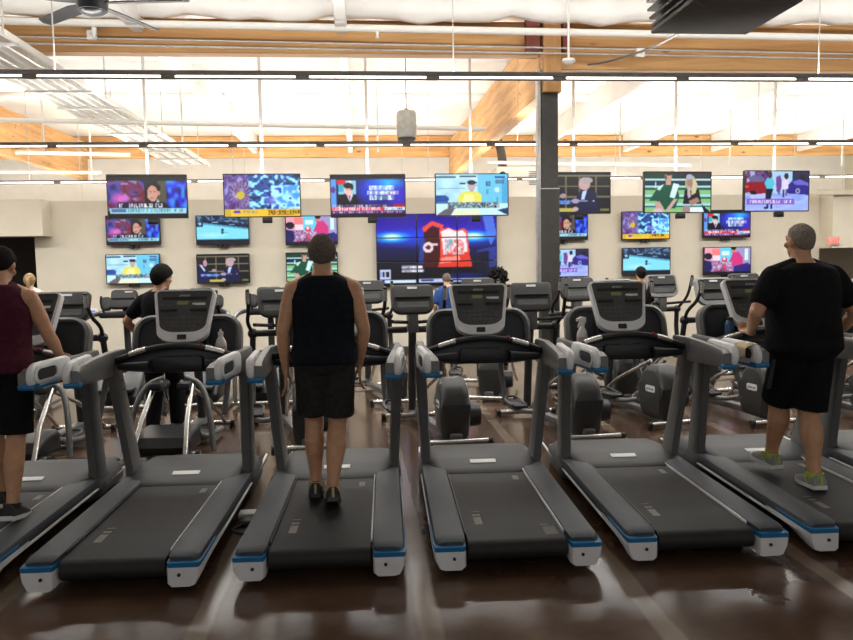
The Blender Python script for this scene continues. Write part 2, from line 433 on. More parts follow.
# ceiling fan (at rest)
p = at(92, 3, 7.4)
fan = empty('ceiling_fan', 'black ceiling fan at the top left corner', 'fan', (p.x, 7.4, p.z), R(8))
MB().cyl((0, 0, -.07), (0, 0, .08), .13, .15, 24).sph((0, 0, -.06), .12, (1, 1, .5)).build('motor', M['dark'], fan)
MB().cyl((0, 0, .08), (0, 0, HC-p.z-.01), .022, n=12).build('down_rod', M['dark'], fan)
for k in range(5):
    rot = Matrix.Rotation(R(72*k-14), 4, 'Z') @ Matrix.Rotation(R(12), 4, 'X')
    MB().prism([(.12, -.04), (.3, -.075), (.86, -.065), (.90, 0), (.86, .065), (.3, .075), (.12, .04)], -.005, .005, 'z').turn(rot).build('blade', M['dark'], fan)
# black ceiling diffuser
p0, p1 = at(651, 32, 6.4), at(746, 36.5, 6.4)
w = p1.x-p0.x; z0 = (p0.z+p1.z)/2
dif = empty('air_diffuser', 'black square air diffuser box hanging at upper right', 'diffuser', ((p0.x+p1.x)/2, 6.4-w/2, z0))
h = w/2
MB().prism([(-h, -h), (h, -h), (h, h), (-h, h)], 0, .035, 'z', .008).build('bottom_plate', M['diffuser'], dif)
for k, (s, z) in enumerate(((1.0, .06), (1.03, .12), (1.06, .19))):
    b = MB()
    q = [[V((sx*h*s*f, sy*h*s*f, z+dz)) for sx, sy in ((-1, -1), (1, -1), (1, 1), (-1, 1))] for f, dz in ((.84, .0), (1.0, 0.0), (1.0, .02), (.84, .05))]
    b.rings(q, close=True); b.build('louvre_ring', M['diffuser'], dif, False)
b = MB()
for sx, sy in ((1, 1), (1, -1)): b.tube([(-h*.96*sx, -h*.96*sy, -.002), (0, 0, .012), (h*.96*sx, h*.96*sy, -.002)], .004, 6)
b.build('crease_rib', M['railgrey'], dif)
MB().bb((-h*.82, -h*.82, .04), (h*.82, h*.82, .34)).build('neck', M['diffuser'], dif)
MB().bb((-h*1.08, -h*1.08, .26), (h*1.08, h*1.08, .60), .01).build('duct_box', M['diffuser'], dif)
MB().tube([(.3*h, h*.9, .3), (.45*h, h+1.0, .22), (.1*h, h+2.6, .42), (-.1*h, h+3.0, .5)], .012, 8, 2).build('cable', M['diffuser'], dif)
# hanging speaker
p = at(406.5, 125, 10.3)
sp = empty('pendant_speaker', 'pale grey pendant speaker hanging above the middle screens', 'speaker', (p.x, 10.3, p.z))
pr = [(.02, .185), (.10, .185), (.128, .165), (.135, .12), (.135, -.14), (.125, -.17)]
b = MB(); n = 24
b.rings([[V((r_*math.cos(2*PI*k/n), r_*math.sin(2*PI*k/n), z_)) for k in range(n)] for r_, z_ in pr]); b.build('cabinet', M['speaker'], sp)
MB().cyl((0, 0, -.17), (0, 0, -.20), .125, .115, 24).build('grille', M['railgrey'], sp)
MB().cyl((0, 0, .185), (0, 0, HC-p.z-.05), .006, n=6).cyl((0, 0, .18), (0, 0, .21), .025, n=12).build('cable', M['steel'], sp)
# dome detector below the beam
p = at(568.5, 62, 9.35)
d = empty('smoke_detector', 'white dome detector hanging by the timber column head', 'detector', (p.x, 9.35, p.z))
MB().cyl((0, 0, .0), (0, 0, .035), .085, .075, 20).build('base', M['white'], d)
MB().sph((0, 0, 0), .065, (1, 1, .6)).build('dome', M['white'], d)
MB().cyl((0, 0, .03), (0, 0, HC-p.z-.05), .014, n=8).build('drop_pipe', M['white'], d)
# roof unit above the low ceiling
p = at(528, 170, 16.6)
u = empty('air_handler', 'pale air handling unit seen above the wall beside the column', 'air handler', (p.x, 16.6, WT-.05))
MB().bb((-.7, 0, .04), (.55, 1.0, .92), .02).build('cabinet', M['white'], u)
b = MB()
for k in range(7): b.bb((.02, -.02, .52+.045*k), (.45, .0, .54+.045*k))
b.build('louvre', M['railgrey'], u)
MB().tube([(-.62, -.1, .02), (-.62, -.15, .5), (-.5, .3, 1.0), (-.45, .8, 1.4), (-.45, 1.2, 1.7)], .10, 12, 2).build('flexible_duct', M['steel'], u)
MB().bb((-.9, -.3, .0), (.8, 1.1, .04)).build('platform', M['galv'], u)

# exit sign, thermostat
p = at(833, 241, 13.59)
e = empty('exit_sign', 'red lit exit sign on the far right soffit', 'exit sign', (p.x, 13.6, p.z))
MB().bb((-.12, -.03, -.085), (.12, 0, .085), .006).build('case', mat('exit_case', (.55, .38, .32), .5), e)
text('lettering', 'EXIT', .13, emit('exit_red', (1., .06, .05), 2.), e, Matrix.Translation((0, -.032, 0)) @ Matrix.Rotation(PI/2, 4, 'X'), .002)
p = at(93.5, 312, 13.98)
e = empty('thermostat', 'small white wall thermostat with blue display on the beige wall', 'thermostat', (p.x, 14.0, p.z))
MB().bb((-.075, -.035, -.06), (.075, 0, .06), .01).build('case', M['label'], e)
MB().bb((-.035, -.038, -.025), (.035, -.034, .03)).build('display', emit('blue_display', (.1, .15, .6), .6), e)
# ------------------------------------------------------------------ pictures on the lit screens (colour per cell)
class Pic:
    def __init__(s, w, h, c=(0, 0, 0)):
        s.w, s.h = w, h; s.a = np.zeros((h, w, 3)); s.a[:] = c
        s.Y, s.X = np.mgrid[0:h, 0:w]; s.X = (s.X+.5)/w; s.Y = (s.Y+.5)/h
    def rect(s, x0, y0, x1, y1, c, al=1.):
        m = (s.X >= x0) & (s.X < x1) & (s.Y >= y0) & (s.Y < y1); s.put(m, c, al)
    def put(s, m, c, al=1.): s.a[m] = s.a[m]*(1-al)+np.array(c)*al
    def ell(s, cx, cy, rx, ry, c, al=1., soft=False):
        d = ((s.X-cx)/rx)**2+((s.Y-cy)/ry)**2
        if soft:
            w = np.clip(1-d, 0, 1)[..., None]*al; s.a = s.a*(1-w)+np.array(c)*w
        else: s.put(d < 1, c, al)
    def poly(s, pts, c, al=1.):
        m = np.zeros_like(s.X, bool); n = len(pts); j = n-1
        for i in range(n):
            (xi, yi), (xj, yj) = pts[i], pts[j]
            with np.errstate(divide='ignore', invalid='ignore'):
                m ^= ((yi > s.Y) != (yj > s.Y)) & (s.X < (xj-xi)*(s.Y-yi)/(yj-yi+1e-12)+xi)
            j = i
        s.put(m, c, al)
    def mottle(s, x0, y0, x1, y1, cols, sx, sy, seed):
        rg = np.random.RandomState(seed); g = rg.rand(sy+2, sx+2)
        u = (s.X-x0)/(x1-x0)*sx; v = (s.Y-y0)/(y1-y0)*sy
        m = (s.X >= x0) & (s.X < x1) & (s.Y >= y0) & (s.Y < y1)
        i = np.clip(u.astype(int), 0, sx); j = np.clip(v.astype(int), 0, sy); fu = (u-i); fv = (v-j)
        val = g[j, i]*(1-fu)*(1-fv)+g[j, i+1]*fu*(1-fv)+g[j+1, i]*(1-fu)*fv+g[j+1, i+1]*fu*fv
        val = np.clip((val-.5)*1.7+.5, 0, .999)*(len(cols)-1); k = val.astype(int); f = (val-k)[..., None]
        cc = np.array(cols); col = cc[k]*(1-f)+cc[np.minimum(k+1, len(cols)-1)]*f
        s.a[m] = col[m]
    def lets(s, x0, y0, x1, y1, c, seed, al=1., gap=.16):
        """a headline too small to read: letter-shaped strokes"""
        rg = random.Random(seed); h = y1-y0; x = x0; wl = h*.62*s.h/s.w
        while x < x1-wl:
            if rg.random() > gap:
                k = rg.randrange(5); t = wl*.34; q = h*.22
                if k in (0, 1, 3): s.rect(x, y0, x+t, y1, c, al)
                if k in (0, 2, 3): s.rect(x, y0, x+wl*.8, y0+q, c, al)
                if k in (1, 2, 4): s.rect(x, y1-q, x+wl*.8, y1, c, al)
                if k in (0, 2, 4): s.rect(x, y0+h*.4, x+wl*.8, y0+h*.6, c, al)
                if k in (0, 4, 2): s.rect(x+wl*.5, y0, x+wl*.8, y1, c, al)
            x += wl
    FONT = {'7': '111001010010010', '6': '111100111101111', '5': '111100111001111', '4': '101101111001001', '1': '010110010010111', '8': '111101111101111', '-': '000000111000000', '3': '111001011001111'}
    def digits(s, t, x, y, px, c):
        dx, dy = px/s.w, px/s.h
        for ch in t:
            for k, b in enumerate(s.FONT[ch]):
                if b == '1': s.rect(x+(k % 3)*dx, y+(k//3)*dy, x+(k % 3+1)*dx, y+(k//3+1)*dy, c)
            x += 4*dx

def ch_interview(w, h):
    p = Pic(w, h, (.03, .03, .05))
    p.mottle(0, .12, .5, .84, [(.12, .10, .40), (.30, .28, .62), (.45, .20, .50), (.35, .08, .16), (.55, .50, .75)], 7, 5, 3)
    p.ell(.16, .55, .14, .16, (.85, .40, .80), .9, True); p.ell(.28, .30, .16, .12, (.45, .12, .22), .7, True); p.ell(.43, .5, .1, .2, (.45, .08, .12), .8, True)
    p.rect(.46, .12, .74, .84, (.09, .08, .08)); p.rect(.63, .12, .74, .84, (.30, .29, .22))
    p.mottle(.74, .12, 1, .84, [(.04, .04, .35), (.10, .12, .75), (.20, .30, .9), (.15, .55, .85)], 6, 6, 8)
    p.poly([(.50, .84), (.54, .66), (.62, .60), (.72, .66), (.84, .84)], (.03, .03, .12)); p.poly([(.57, .74), (.63, .56), (.655, .64), (.62, .80)], (.75, .75, .85))
    p.ell(.59, .30, .082, .12, (.04, .03, .04)); p.rect(.625, .28, .665, .44, (.04, .03, .04)); p.ell(.565, .43, .068, .19, (.80, .58, .52)); p.ell(.645, .42, .02, .05, (.78, .55, .48)); p.ell(.52, .52, .03, .05, (.95, .75, .7), .5, True); p.rect(.525, .385, .55, .40, (.25, .14, .14)); p.rect(.58, .385, .61, .40, (.25, .14, .14)); p.rect(.53, .53, .57, .545, (.5, .25, .25))
    p.rect(.12, .64, .72, .77, (.02, .02, .10), .75); p.lets(.13, .665, .70, .755, (.93, .93, .95), 4)
    p.rect(.02, .77, .99, .90, (.62, .85, .90)); p.rect(.04, .80, .22, .87, (.30, .42, .62)); p.lets(.24, .80, .95, .87, (.25, .45, .55), 9, .7)
    p.rect(0, .90, 1, .94, (.10, .03, .08)); p.rect(0, 0, 1, .12, (.05, .03, .03)); p.rect(0, .94, 1, 1, (.02, .01, .02)); p.rect(.17, .18, .26, .22, (.8, .8, .9), .5)
    return p
def ch_flower(w, h):
    p = Pic(w, h)
    p.mottle(0, 0, 1, .82, [(.06, .16, .30), (.15, .42, .78), (.08, .10, .45), (.45, .80, .95), (.65, .92, 1.)], 26, 15, 5)
    p.mottle(.62, .25, 1, .82, [(.3, .6, .95), (.6, .92, 1.), (.75, .97, 1.), (.15, .3, .8)], 9, 7, 15)
    p.mottle(0, 0, .32, .82, [(.22, .16, .38), (.45, .38, .72), (.32, .18, .42), (.58, .55, .85)], 8, 7, 6)
    for k in range(18):
        a = k*2*PI/18; x, y = .215, .48
        p.poly([(x+.05*math.cos(a-.14), y+.09*math.sin(a-.14)), (x+.15*math.cos(a-.06), y+.34*math.sin(a-.06)), (x+.15*math.cos(a+.06), y+.34*math.sin(a+.06)), (x+.05*math.cos(a+.14), y+.09*math.sin(a+.14))], (.62, .52, .62), .75)
    p.ell(.215, .49, .052, .095, (.80, .72, .20)); p.ell(.15, .52, .03, .06, (.85, .8, .95), .6, True); p.ell(.60, .62, .09, .14, (.45, .42, .82), .8, True); p.ell(.11, .72, .12, .12, (.30, .10, .40), .6, True)
    p.rect(0, .82, 1, 1, (.92, .76, .16)); p.rect(.0, .82, .08, 1, (.80, .68, .20)); p.rect(.56, .82, 1, 1, (.90, .68, .10), .6)
    p.ell(.16, .89, .05, .035, (.35, .25, .75)); p.lets(.20, .86, .44, .92, (.45, .45, .7), 3, .7)
    if w > 90: p.digits('765-545-1418', .57, .85, 1, (.18, .12, .05))
    else: p.lets(.57, .85, .9, .92, (.2, .13, .05), 12)
    p.lets(.57, .935, .95, .965, (.3, .2, .05), 13, .6)
    return p
def ch_anchor(w, h):
    p = Pic(w, h, (.06, .04, .20))
    g = p.X[..., None]; p.a = np.array((.05, .05, .25))*(1-g)+np.array((.12, .10, .55))*g
    p.ell(.74, .22, .30, .22, (.10, .75, 1.), 1., True); p.ell(.55, .35, .25, .35, (.12, .25, .95), .8, True); p.ell(.9, .5, .2, .35, (.25, .15, .85), .8, True)
    p.rect(0, .1, .07, .8, (.35, .60, .92)); p.ell(.03, .35, .03, .08, (.35, .2, .6))
    p.rect(.10, .12, .34, .46, (.55, .80, .86)); p.rect(.10, .22, .17, .40, (.20, .66, .80)); p.rect(.22, .12, .28, .40, (.85, .93, .93)); p.rect(.08, .11, .20, .22, (.85, .10, .14))
    p.poly([(.08, .74), (.10, .50), (.20, .44), (.34, .50), (.40, .74)], (.02, .02, .07)); p.poly([(.205, .46), (.30, .46), (.255, .66)], (.90, .86, .92)); p.poly([(.235, .5), (.265, .5), (.255, .64)], (.5, .3, .5))
    p.ell(.235, .36, .055, .13, (.93, .74, .72)); p.ell(.235, .25, .065, .07, (.05, .03, .06)); p.ell(.285, .29, .018, .07, (.05, .03, .06))
    p.rect(.215, .33, .225, .36, (.3, .15, .15)); p.rect(.25, .33, .26, .36, (.3, .15, .15))
    for y, x0, x1, c in ((.26, .52, .86, (.97, .98, .95)), (.38, .49, .92, (.85, .95, .85)), (.50, .52, .86, (.55, .80, .66))):
        p.rect(x0, y, x1, y+.1, c, .5); p.lets(x0, y, x1, y+.1, (1, 1, 1), int(y*100), .9)
    p.rect(.10, .72, .82, .77, (.25, .15, .35)); p.lets(.02, .72, .78, .77, (.75, .7, .8), 21); p.rect(.84, .70, 1, .78, (.62, .08, .18))
    p.rect(0, .78, .72, .86, (.82, .18, .30)); p.lets(.02, .785, .70, .855, (.98, .88, .90), 22, 1, .08); p.rect(.72, .77, 1, .86, (.80, .92, .95)); p.lets(.74, .79, .97, .84, (.2, .35, .55), 23)
    p.rect(0, .86, 1, .94, (.30, .10, .38)); p.lets(.02, .87, .97, .925, (.72, .64, .85), 24); p.rect(0, 0, 1, .10, (.04, .02, .05)); p.rect(0, .94, 1, 1, (.12, .02, .10))
    return p
def ch_kitchen(w, h):
    p = Pic(w, h, (.62, .88, .96))
    p.mottle(0, 0, .58, .7, [(.62, .82, .92), (.75, .92, .97), (.70, .90, .97)], 4, 4, 2); p.rect(.58, 0, 1, 1, (.42, .78, .92)); p.rect(.92, .1, 1, .95, (.30, .66, .85))
    p.rect(.0, .04, .28, .08, (.12, .18, .28)); p.rect(.33, .03, .56, .07, (.12, .16, .28)); p.rect(.03, .33, .40, .345, (.45, .62, .72)); p.rect(.44, .25, .58, .28, (.5, .7, .8)); p.rect(.33, .20, .41, .24, (.08, .10, .18))
    p.ell(.07, .60, .11, .10, (.12, .28, .62)); p.rect(0, .66, .17, .86, (.22, .42, .62)); p.rect(0, .76, .14, .80, (.10, .18, .3))
    p.poly([(.28, .72), (.33, .46), (.43, .41), (.57, .41), (.63, .50), (.64, .72)], (.90, .88, .38)); p.poly([(.36, .70), (.40, .50), (.52, .5), (.54, .7)], (.97, .95, .62))
    p.ell(.495, .29, .05, .12, (.74, .66, .68)); p.ell(.495, .20, .062, .055, (.08, .10, .22)); p.rect(.48, .19, .57, .22, (.08, .10, .25)); p.rect(.475, .36, .52, .43, (.75, .62, .6))
    for x, y, a, b_ in ((.70, .17, .06, .12), (.83, .14, .12, .09)): p.rect(x, y, x+a, y+b_, (.18, .32, .48)); p.rect(x+.012, y+.02, x+a-.012, y+b_-.02, (.35, .58, .72))
    p.rect(.82, .04, .96, .09, (.15, .35, .65)); p.ell(.85, .38, .035, .07, (.80, .90, .93)); p.rect(.85, .55, .86, .72, (.2, .35, .5)); p.rect(.70, .36, .73, .50, (.35, .62, .78))
    p.rect(0, .72, 1, 1, (.78, .93, .96)); p.poly([(0, 1), (.12, .86), (.30, .74), (.20, 1)], (.40, .36, .40)); p.rect(.24, .86, .60, 1, (.90, .92, .80)); p.poly([(.86, .88), (1, .82), (1, 1), (.94, .96)], (.12, .22, .42))
    p.mottle(.16, .68, .88, .82, [(.08, .12, .16), (.75, .85, .88), (.12, .2, .26), (.6, .75, .8)], 26, 3, 7)
    return p
def ch_suits(w, h):
    p = Pic(w, h, (.035, .032, .06))
    for x in (.16, .36, .56, .80): p.rect(x-.012, .06, x+.014, .92, (.42, .38, .28))
    for y in (.05, .31, .57): p.rect(0, y, 1, y+.045, (.45, .42, .32))
    p.poly([(0, 1), (0, .36), (.10, .34), (.20, .50), (.22, .76), (.20, 1)], (.05, .07, .26)); p.ell(.085, .26, .085, .15, (.13, .10, .14)); p.ell(.15, .30, .04, .12, (.74, .56, .60)); p.poly([(.04, .36), (.09, .36), (.15, .56), (.13, .6)], (.80, .84, .92))
    p.poly([(.50, .98), (.50, .64), (.56, .46), (.66, .38), (.80, .50), (.84, .98)], (.05, .06, .24)); p.ell(.63, .27, .085, .16, (.76, .62, .62)); p.ell(.67, .19, .08, .08, (.66, .62, .64)); p.poly([(.60, .46), (.67, .42), (.63, .66), (.58, .66)], (.74, .82, .95))
    p.ell(.32, .57, .045, .06, (.62, .56, .58)); p.ell(.50, .70, .06, .06, (.66, .58, .70)); p.rect(.06, .68, .17, .76, (.35, .45, .85)); p.rect(.22, .68, .44, .78, (.16, .40, .72)); p.lets(.06, .69, .44, .77, (.5, .62, .92), 6); p.rect(.48, .69, .68, .72, (.6, .6, .72)); p.rect(.75, .69, .78, .71, (.9, .9, .9))
    p.rect(.22, .88, .50, .97, (.72, .68, .34)); p.ell(.50, .90, .045, .055, (.72, .66, .62)); p.rect(.86, .89, .99, .96, (.45, .45, .24))
    return p
def ch_stand(w, h):
    p = Pic(w, h, (.10, .34, .26))
    p.rect(0, 0, .30, .17, (.06, .22, .15)); p.rect(.42, 0, 1, .17, (.10, .10, .14)); p.rect(0, .21, 1, .33, (.07, .17, .22)); p.rect(0, .16, 1, .21, (.72, .88, .92)); p.rect(0, .33, 1, .38, (.70, .86, .90))
    for y in (.44, .66, .88): p.rect(0, y, 1, y+.12, (.52, .74, .48)); p.rect(0, y+.12, 1, y+.18, (.62, .85, .88))
    p.rect(.15, .24, .17, .4, (.75, .88, .9)); p.poly([(.06, .72), (.16, .46), (.27, .31), (.40, .28), (.49, .36), (.52, .62), (.46, .90), (.20, .96), (.18, .72)], (.03, .30, .22)); p.poly([(.18, .42), (.24, .32), (.29, .30), (.22, .46)], (.80, .93, .90)); p.poly([(.43, .27), (.52, .30), (.45, .66), (.37, .62)], (.82, .93, .94))
    p.ell(.35, .12, .055, .14, (.74, .58, .52)); p.ell(.36, .02, .06, .06, (.2, .15, .12)); p.ell(.31, .13, .02, .06, (.4, .3, .26)); p.rect(.31, .22, .39, .32, (.76, .60, .54)); p.poly([(.14, .74), (.22, .72), (.30, .94), (.18, 1)], (.76, .62, .56)); p.poly([(.44, .66), (.50, .66), (.38, .95), (.30, .98)], (.78, .64, .58)); p.ell(.2, .96, .08, .06, (.8, .72, .78))
    p.poly([(.58, .80), (.60, .46), (.70, .38), (.82, .44), (.86, .80)], (.03, .04, .10)); p.ell(.69, .26, .085, .2, (.66, .62, .46)); p.poly([(.73, .12), (.80, .30), (.77, .52), (.70, .58)], (.78, .76, .58)); p.ell(.68, .27, .045, .12, (.62, .46, .42)); p.ell(.675, .11, .05, .07, (.62, .66, .74)); p.poly([(.64, .36), (.68, .34), (.70, .62), (.65, .66)], (.74, .66, .66)); p.poly([(.66, .72), (.80, .62), (.84, .74), (.70, .84)], (.64, .48, .42)); p.rect(.66, .88, .94, 1, (.86, .94, .95)); p.poly([(.86, .80), (1, 1), (.9, 1)], (.05, .08, .2)); p.ell(.63, .93, .06, .1, (.62, .5, .52))
    return p
def ch_street(w, h):
    p = Pic(w, h, (.55, .66, .92))
    p.mottle(0, 0, .36, .40, [(.22, .10, .30), (.50, .32, .62), (.30, .12, .22), (.66, .66, .85)], 8, 4, 4); p.rect(.36, 0, .74, .55, (.66, .80, .94))
    p.poly([(0, .30), (.10, .24), (.26, .26), (.33, .38), (.33, .58), (.08, .62), (0, .54)], (.55, .05, .14)); p.poly([(.04, .18), (.12, .10), (.26, .12), (.30, .26), (.1, .27)], (.40, .36, .55)); p.ell(.12, .58, .06, .09, (.06, .05, .10)); p.rect(0, .36, .05, .42, (.75, .4, .15)); p.ell(.05, .62, .05, .09, (.7, .78, .95), .8)
    p.rect(.74, 0, 1, .36, (.12, .12, .28)); p.poly([(.66, .36), (.74, .24), (.92, .28), (1, .38), (1, .60), (.66, .56)], (.16, .12, .52)); p.poly([(.74, .26), (.86, .20), (1, .30), (1, .36), (.78, .34)], (.40, .38, .82)); p.ell(.83, .50, .038, .075, (.62, .64, .80)); p.ell(.83, .50, .018, .035, (.25, .2, .45)); p.rect(.85, .08, .95, .2, (.05, .05, .12))
    p.mottle(0, .62, 1, 1, [(.55, .62, .92), (.66, .74, .97), (.60, .68, .95)], 6, 4, 9); p.poly([(.06, .60), (.34, .55), (.40, .66), (.1, .70)], (.72, .74, .95))
    p.poly([(.30, .30), (.34, .18), (.42, .16), (.46, .30), (.43, .44), (.34, .46)], (.32, .74, .84)); p.ell(.385, .09, .035, .09, (.26, .16, .20)); p.poly([(.33, .44), (.44, .44), (.40, .70), (.32, .70)], (.06, .08, .18)); p.rect(.34, .70, .365, .94, (.05, .05, .14)); p.rect(.40, .70, .43, .96, (.05, .05, .14)); p.ell(.33, .93, .035, .03, (.04, .04, .12))
    p.poly([(.48, .14), (.55, .10), (.58, .30), (.54, .60), (.49, .50)], (.42, .26, .56)); p.poly([(.57, .26), (.62, .18), (.68, .22), (.68, .44), (.58, .46)], (.86, .82, .93)); p.ell(.645, .12, .035, .08, (.16, .12, .14)); p.rect(.59, .46, .62, .66, (.22, .16, .40)); p.rect(.63, .46, .66, .62, (.4, .3, .55))
    p.rect(.03, .70, .78, .84, (.42, .28, .70)); p.rect(.04, .715, .77, .825, (.62, .50, .86), .5); p.lets(.05, .725, .76, .815, (.96, .92, 1.), 31, 1, .10)
    return p
def ch_rink(w, h):
    p = Pic(w, h, (.50, .86, .95))
    p.mottle(0, 0, 1, .30, [(.05, .12, .22), (.10, .22, .36), (.45, .60, .75), (.06, .10, .2)], 18, 5, 3); p.poly([(.12, .12), (1, .30), (1, .46), (.15, .26)], (.06, .12, .24)); p.poly([(0, .22), (.15, .24), (1, .44), (1, .50), (.15, .30), (0, .3)], (.30, .62, .78)); p.rect(.30, .20, .42, .25, (.5, .65, .8)); p.rect(.62, .30, .74, .34, (.4, .55, .7))
    p.rect(0, .18, .13, .38, (.05, .10, .20)); p.ell(.065, .27, .035, .06, (.55, .70, .85))
    p.ell(.5, .50, .022, .06, (.06, .25, .32)); p.poly([(.49, .54), (.53, .60), (.49, .66), (.47, .6)], (.06, .25, .32)); p.rect(.53, .58, .60, .60, (.3, .6, .7)); p.ell(.3, .68, .35, .12, (.72, .95, 1.), .6, True)
    p.rect(0, .85, 1, 1, (.02, .05, .12)); p.rect(0, .82, 1, .85, (.2, .42, .55))
    return p
def ch_pink(w, h):
    p = Pic(w, h, (.55, .45, .70))
    p.rect(0, 0, .34, .5, (.92, .62, .70)); p.rect(.16, .05, .36, .45, (.96, .50, .50)); p.rect(.18, .3, .36, .5, (.95, .85, .9)); p.rect(.34, 0, .60, .55, (.40, .80, .95)); p.rect(.38, .14, .54, .28, (.85, .95, 1)); p.rect(.60, 0, 1, .7, (.62, .58, .78)); p.rect(.88, .05, .95, .5, (.80, .95, .92))
    p.ell(.08, .32, .085, .13, (.10, .08, .18)); p.poly([(0, .95), (0, .46), (.14, .52), (.17, .80), (.10, .95)], (.10, .10, .36))
    p.ell(.62, .10, .05, .12, (.80, .50, .48)); p.ell(.63, .03, .055, .06, (.10, .05, .08)); p.poly([(.56, .45), (.62, .18), (.74, .16), (.84, .40), (.84, .66), (.60, .72)], (.82, .20, .50)); p.poly([(.58, .40), (.46, .70), (.52, .74), (.62, .60)], (.78, .18, .42)); p.poly([(.64, .72), (.94, .58), (1, .66), (1, 1), (.64, 1)], (.14, .12, .46))
    p.mottle(.16, .52, .60, .92, [(.80, .75, .90), (.45, .20, .45), (.95, .85, .95), (.30, .14, .34), (.85, .3, .4)], 9, 5, 5); p.ell(.43, .45, .06, .1, (.85, .2, .3)); p.ell(.43, .42, .03, .06, (.95, .85, .85)); p.rect(0, .92, 1, 1, (.04, .02, .10))
    return p
def ch_wall(w, h):
    p = Pic(w, h, (.02, .02, .10))
    t = np.clip(p.Y/.34, 0, 1)[..., None]; top = np.array((.14, .06, .52))*(1-t)+np.array((.20, .12, .80))*t
    low = np.array((.06, .05, .36))*np.clip(1-(p.Y-.34)/.45, 0, 1)[..., None]+np.array((.012, .012, .06)); p.a = np.where((p.Y < .34)[..., None], top, low)
    p.ell(.5, .34, .75, .16, (.08, .30, .95), .75, True)
    for cx, rx in ((.13, .17), (.80, .18)): p.ell(cx, .325, rx, .085, (.15, .75, 1.), 1., True); p.ell(cx, .32, rx*.55, .045, (.85, .98, 1.), 1., True)
    p.poly([(.88, .02), (.97, .02), (1, .30), (.95, .45), (.90, .20)], (.32, .52, .92), .8); p.poly([(.83, .52), (1, .46), (1, .74), (.86, .8)], (.20, .30, .75), .6); p.poly([(.84, .55), (.93, .53), (.94, .86), (.85, .88)], (.02, .03, .14))
    # red box on a stand of light, plain crate with a white figured front
    p.poly([(.375, .20), (.46, .10), (.56, .16), (.55, .22), (.46, .17), (.39, .27)], (.92, .30, .22)); p.poly([(.39, .27), (.46, .18), (.55, .24), (.53, .74), (.37, .74)], (.26, .03, .05)); p.poly([(.36, .36), (.40, .33), (.38, .70), (.34, .68)], (.15, .22, .55))
    p.poly([(.52, .22), (.60, .20), (.66, .24), (.72, .21), (.75, .26), (.77, .60), (.79, .74), (.505, .75), (.53, .58)], (.93, .30, .24)); p.poly([(.535, .26), (.60, .21), (.66, .26), (.71, .24), (.74, .30), (.75, .62), (.56, .66)], (.97, .90, .92)); p.poly([(.54, .58), (.76, .54), (.79, .74), (.505, .75)], (.86, .22, .16)); p.poly([(.54, .62), (.68, .60), (.69, .66), (.52, .69)], (.98, .55, .5))
    p.mottle(.57, .36, .72, .58, [(.97, .9, .92), (.85, .25, .25), (.95, .92, .95), (.45, .65, .70)], 8, 6, 4)
    p.ell(.425, .47, .045, .08, (.88, .84, .88)); p.ell(.425, .47, .018, .035, (.4, .05, .08)); p.rect(.40, .46, .45, .48, (.4, .05, .08)); p.rect(.46, .41, .51, .44, (.85, .8, .85))
    p.lets(.205, .72, .38, .755, (1, 1, 1), 3, 1, .06); p.rect(.205, .715, .37, .76, (.95, .95, 1), .6); p.lets(.205, .775, .385, .81, (1, 1, 1), 5, 1, .06); p.rect(.205, .77, .385, .815, (.92, .92, 1), .6)
    p.rect(.02, .77, .115, .80, (.75, .80, .92)); p.rect(.06, .80, .075, .88, (.75, .8, .92)); p.rect(.02, .80, .045, .90, (.6, .65, .85)); p.rect(.10, .80, .115, .90, (.75, .8, .92)); p.rect(.02, .88, .115, .91, (.75, .8, .92))
    p.rect(.0, .92, .33, .965, (.82, .88, .96)); p.rect(.0, .92, .06, .975, (.12, .14, .5)); p.rect(.34, .91, .99, .965, (.70, .76, .92)); p.rect(.36, .925, .47, .95, (.08, .08, .3)); p.rect(.62, .925, .71, .95, (.08, .08, .3)); p.rect(.78, .92, .83, .95, (.1, .12, .35)); p.rect(.83, .925, .98, .94, (.25, .28, .5)); p.ell(.72, .87, .2, .05, (.05, .12, .5), .8, True)
    return p
SEE = {}
def screen_mesh(key, pic, w, h):
    """flat w x h panel facing -Y, one colour per cell"""
    hh, ww = pic.h, pic.w
    q = np.pad(pic.a, ((1, 1), (1, 1), (0, 0)), 'edge')                  # soften the picture a little
    soft = sum(q[i:i+hh, j:j+ww] for i in range(3) for j in range(3))/9
    pic.a = pic.a*.5+soft*.5+np.random.RandomState(len(key)).normal(0, .022, pic.a.shape)
    xs = np.linspace(-w/2, w/2, ww+1); zs = np.linspace(h/2, -h/2, hh+1)
    vx = np.zeros(((hh+1)*(ww+1), 3)); vx[:, 0] = np.tile(xs, hh+1); vx[:, 2] = np.repeat(zs, ww+1)
    idx = np.arange((hh+1)*(ww+1)).reshape(hh+1, ww+1)
    f = np.stack([idx[:-1, :-1], idx[1:, :-1], idx[1:, 1:], idx[:-1, 1:]], -1).reshape(-1, 4)
    me = bpy.data.meshes.new('screen_'+key); me.from_pydata(vx.tolist(), [], f.tolist()); me.update()
    a = np.clip(pic.a, 0, 1).reshape(-1, 3); a = np.where(a <= .04045, a/12.92, ((a+.055)/1.055)**2.4)
    at_ = me.attributes.new('picture', 'FLOAT_COLOR', 'FACE')
    at_.data.foreach_set('color', np.concatenate([a, np.ones((len(a), 1))], 1).astype(np.float32).ravel())
    me.materials.append(M['screen']); return me
CH = dict(interview=ch_interview, flower=ch_flower, anchor=ch_anchor, kitchen=ch_kitchen, suits=ch_suits, stand=ch_stand, street=ch_street, rink=ch_rink, pink=ch_pink)
SEEN = {'interview': 'a man in a suit', 'flower': 'a daisy over a yellow banner', 'anchor': 'a presenter with headlines', 'kitchen': 'a man in yellow', 'suits': 'two men in dark suits',
        'stand': 'a man in green beside a woman', 'street': 'people between two cars', 'rink': 'a skater on pale ice', 'pink': 'a person in pink'}
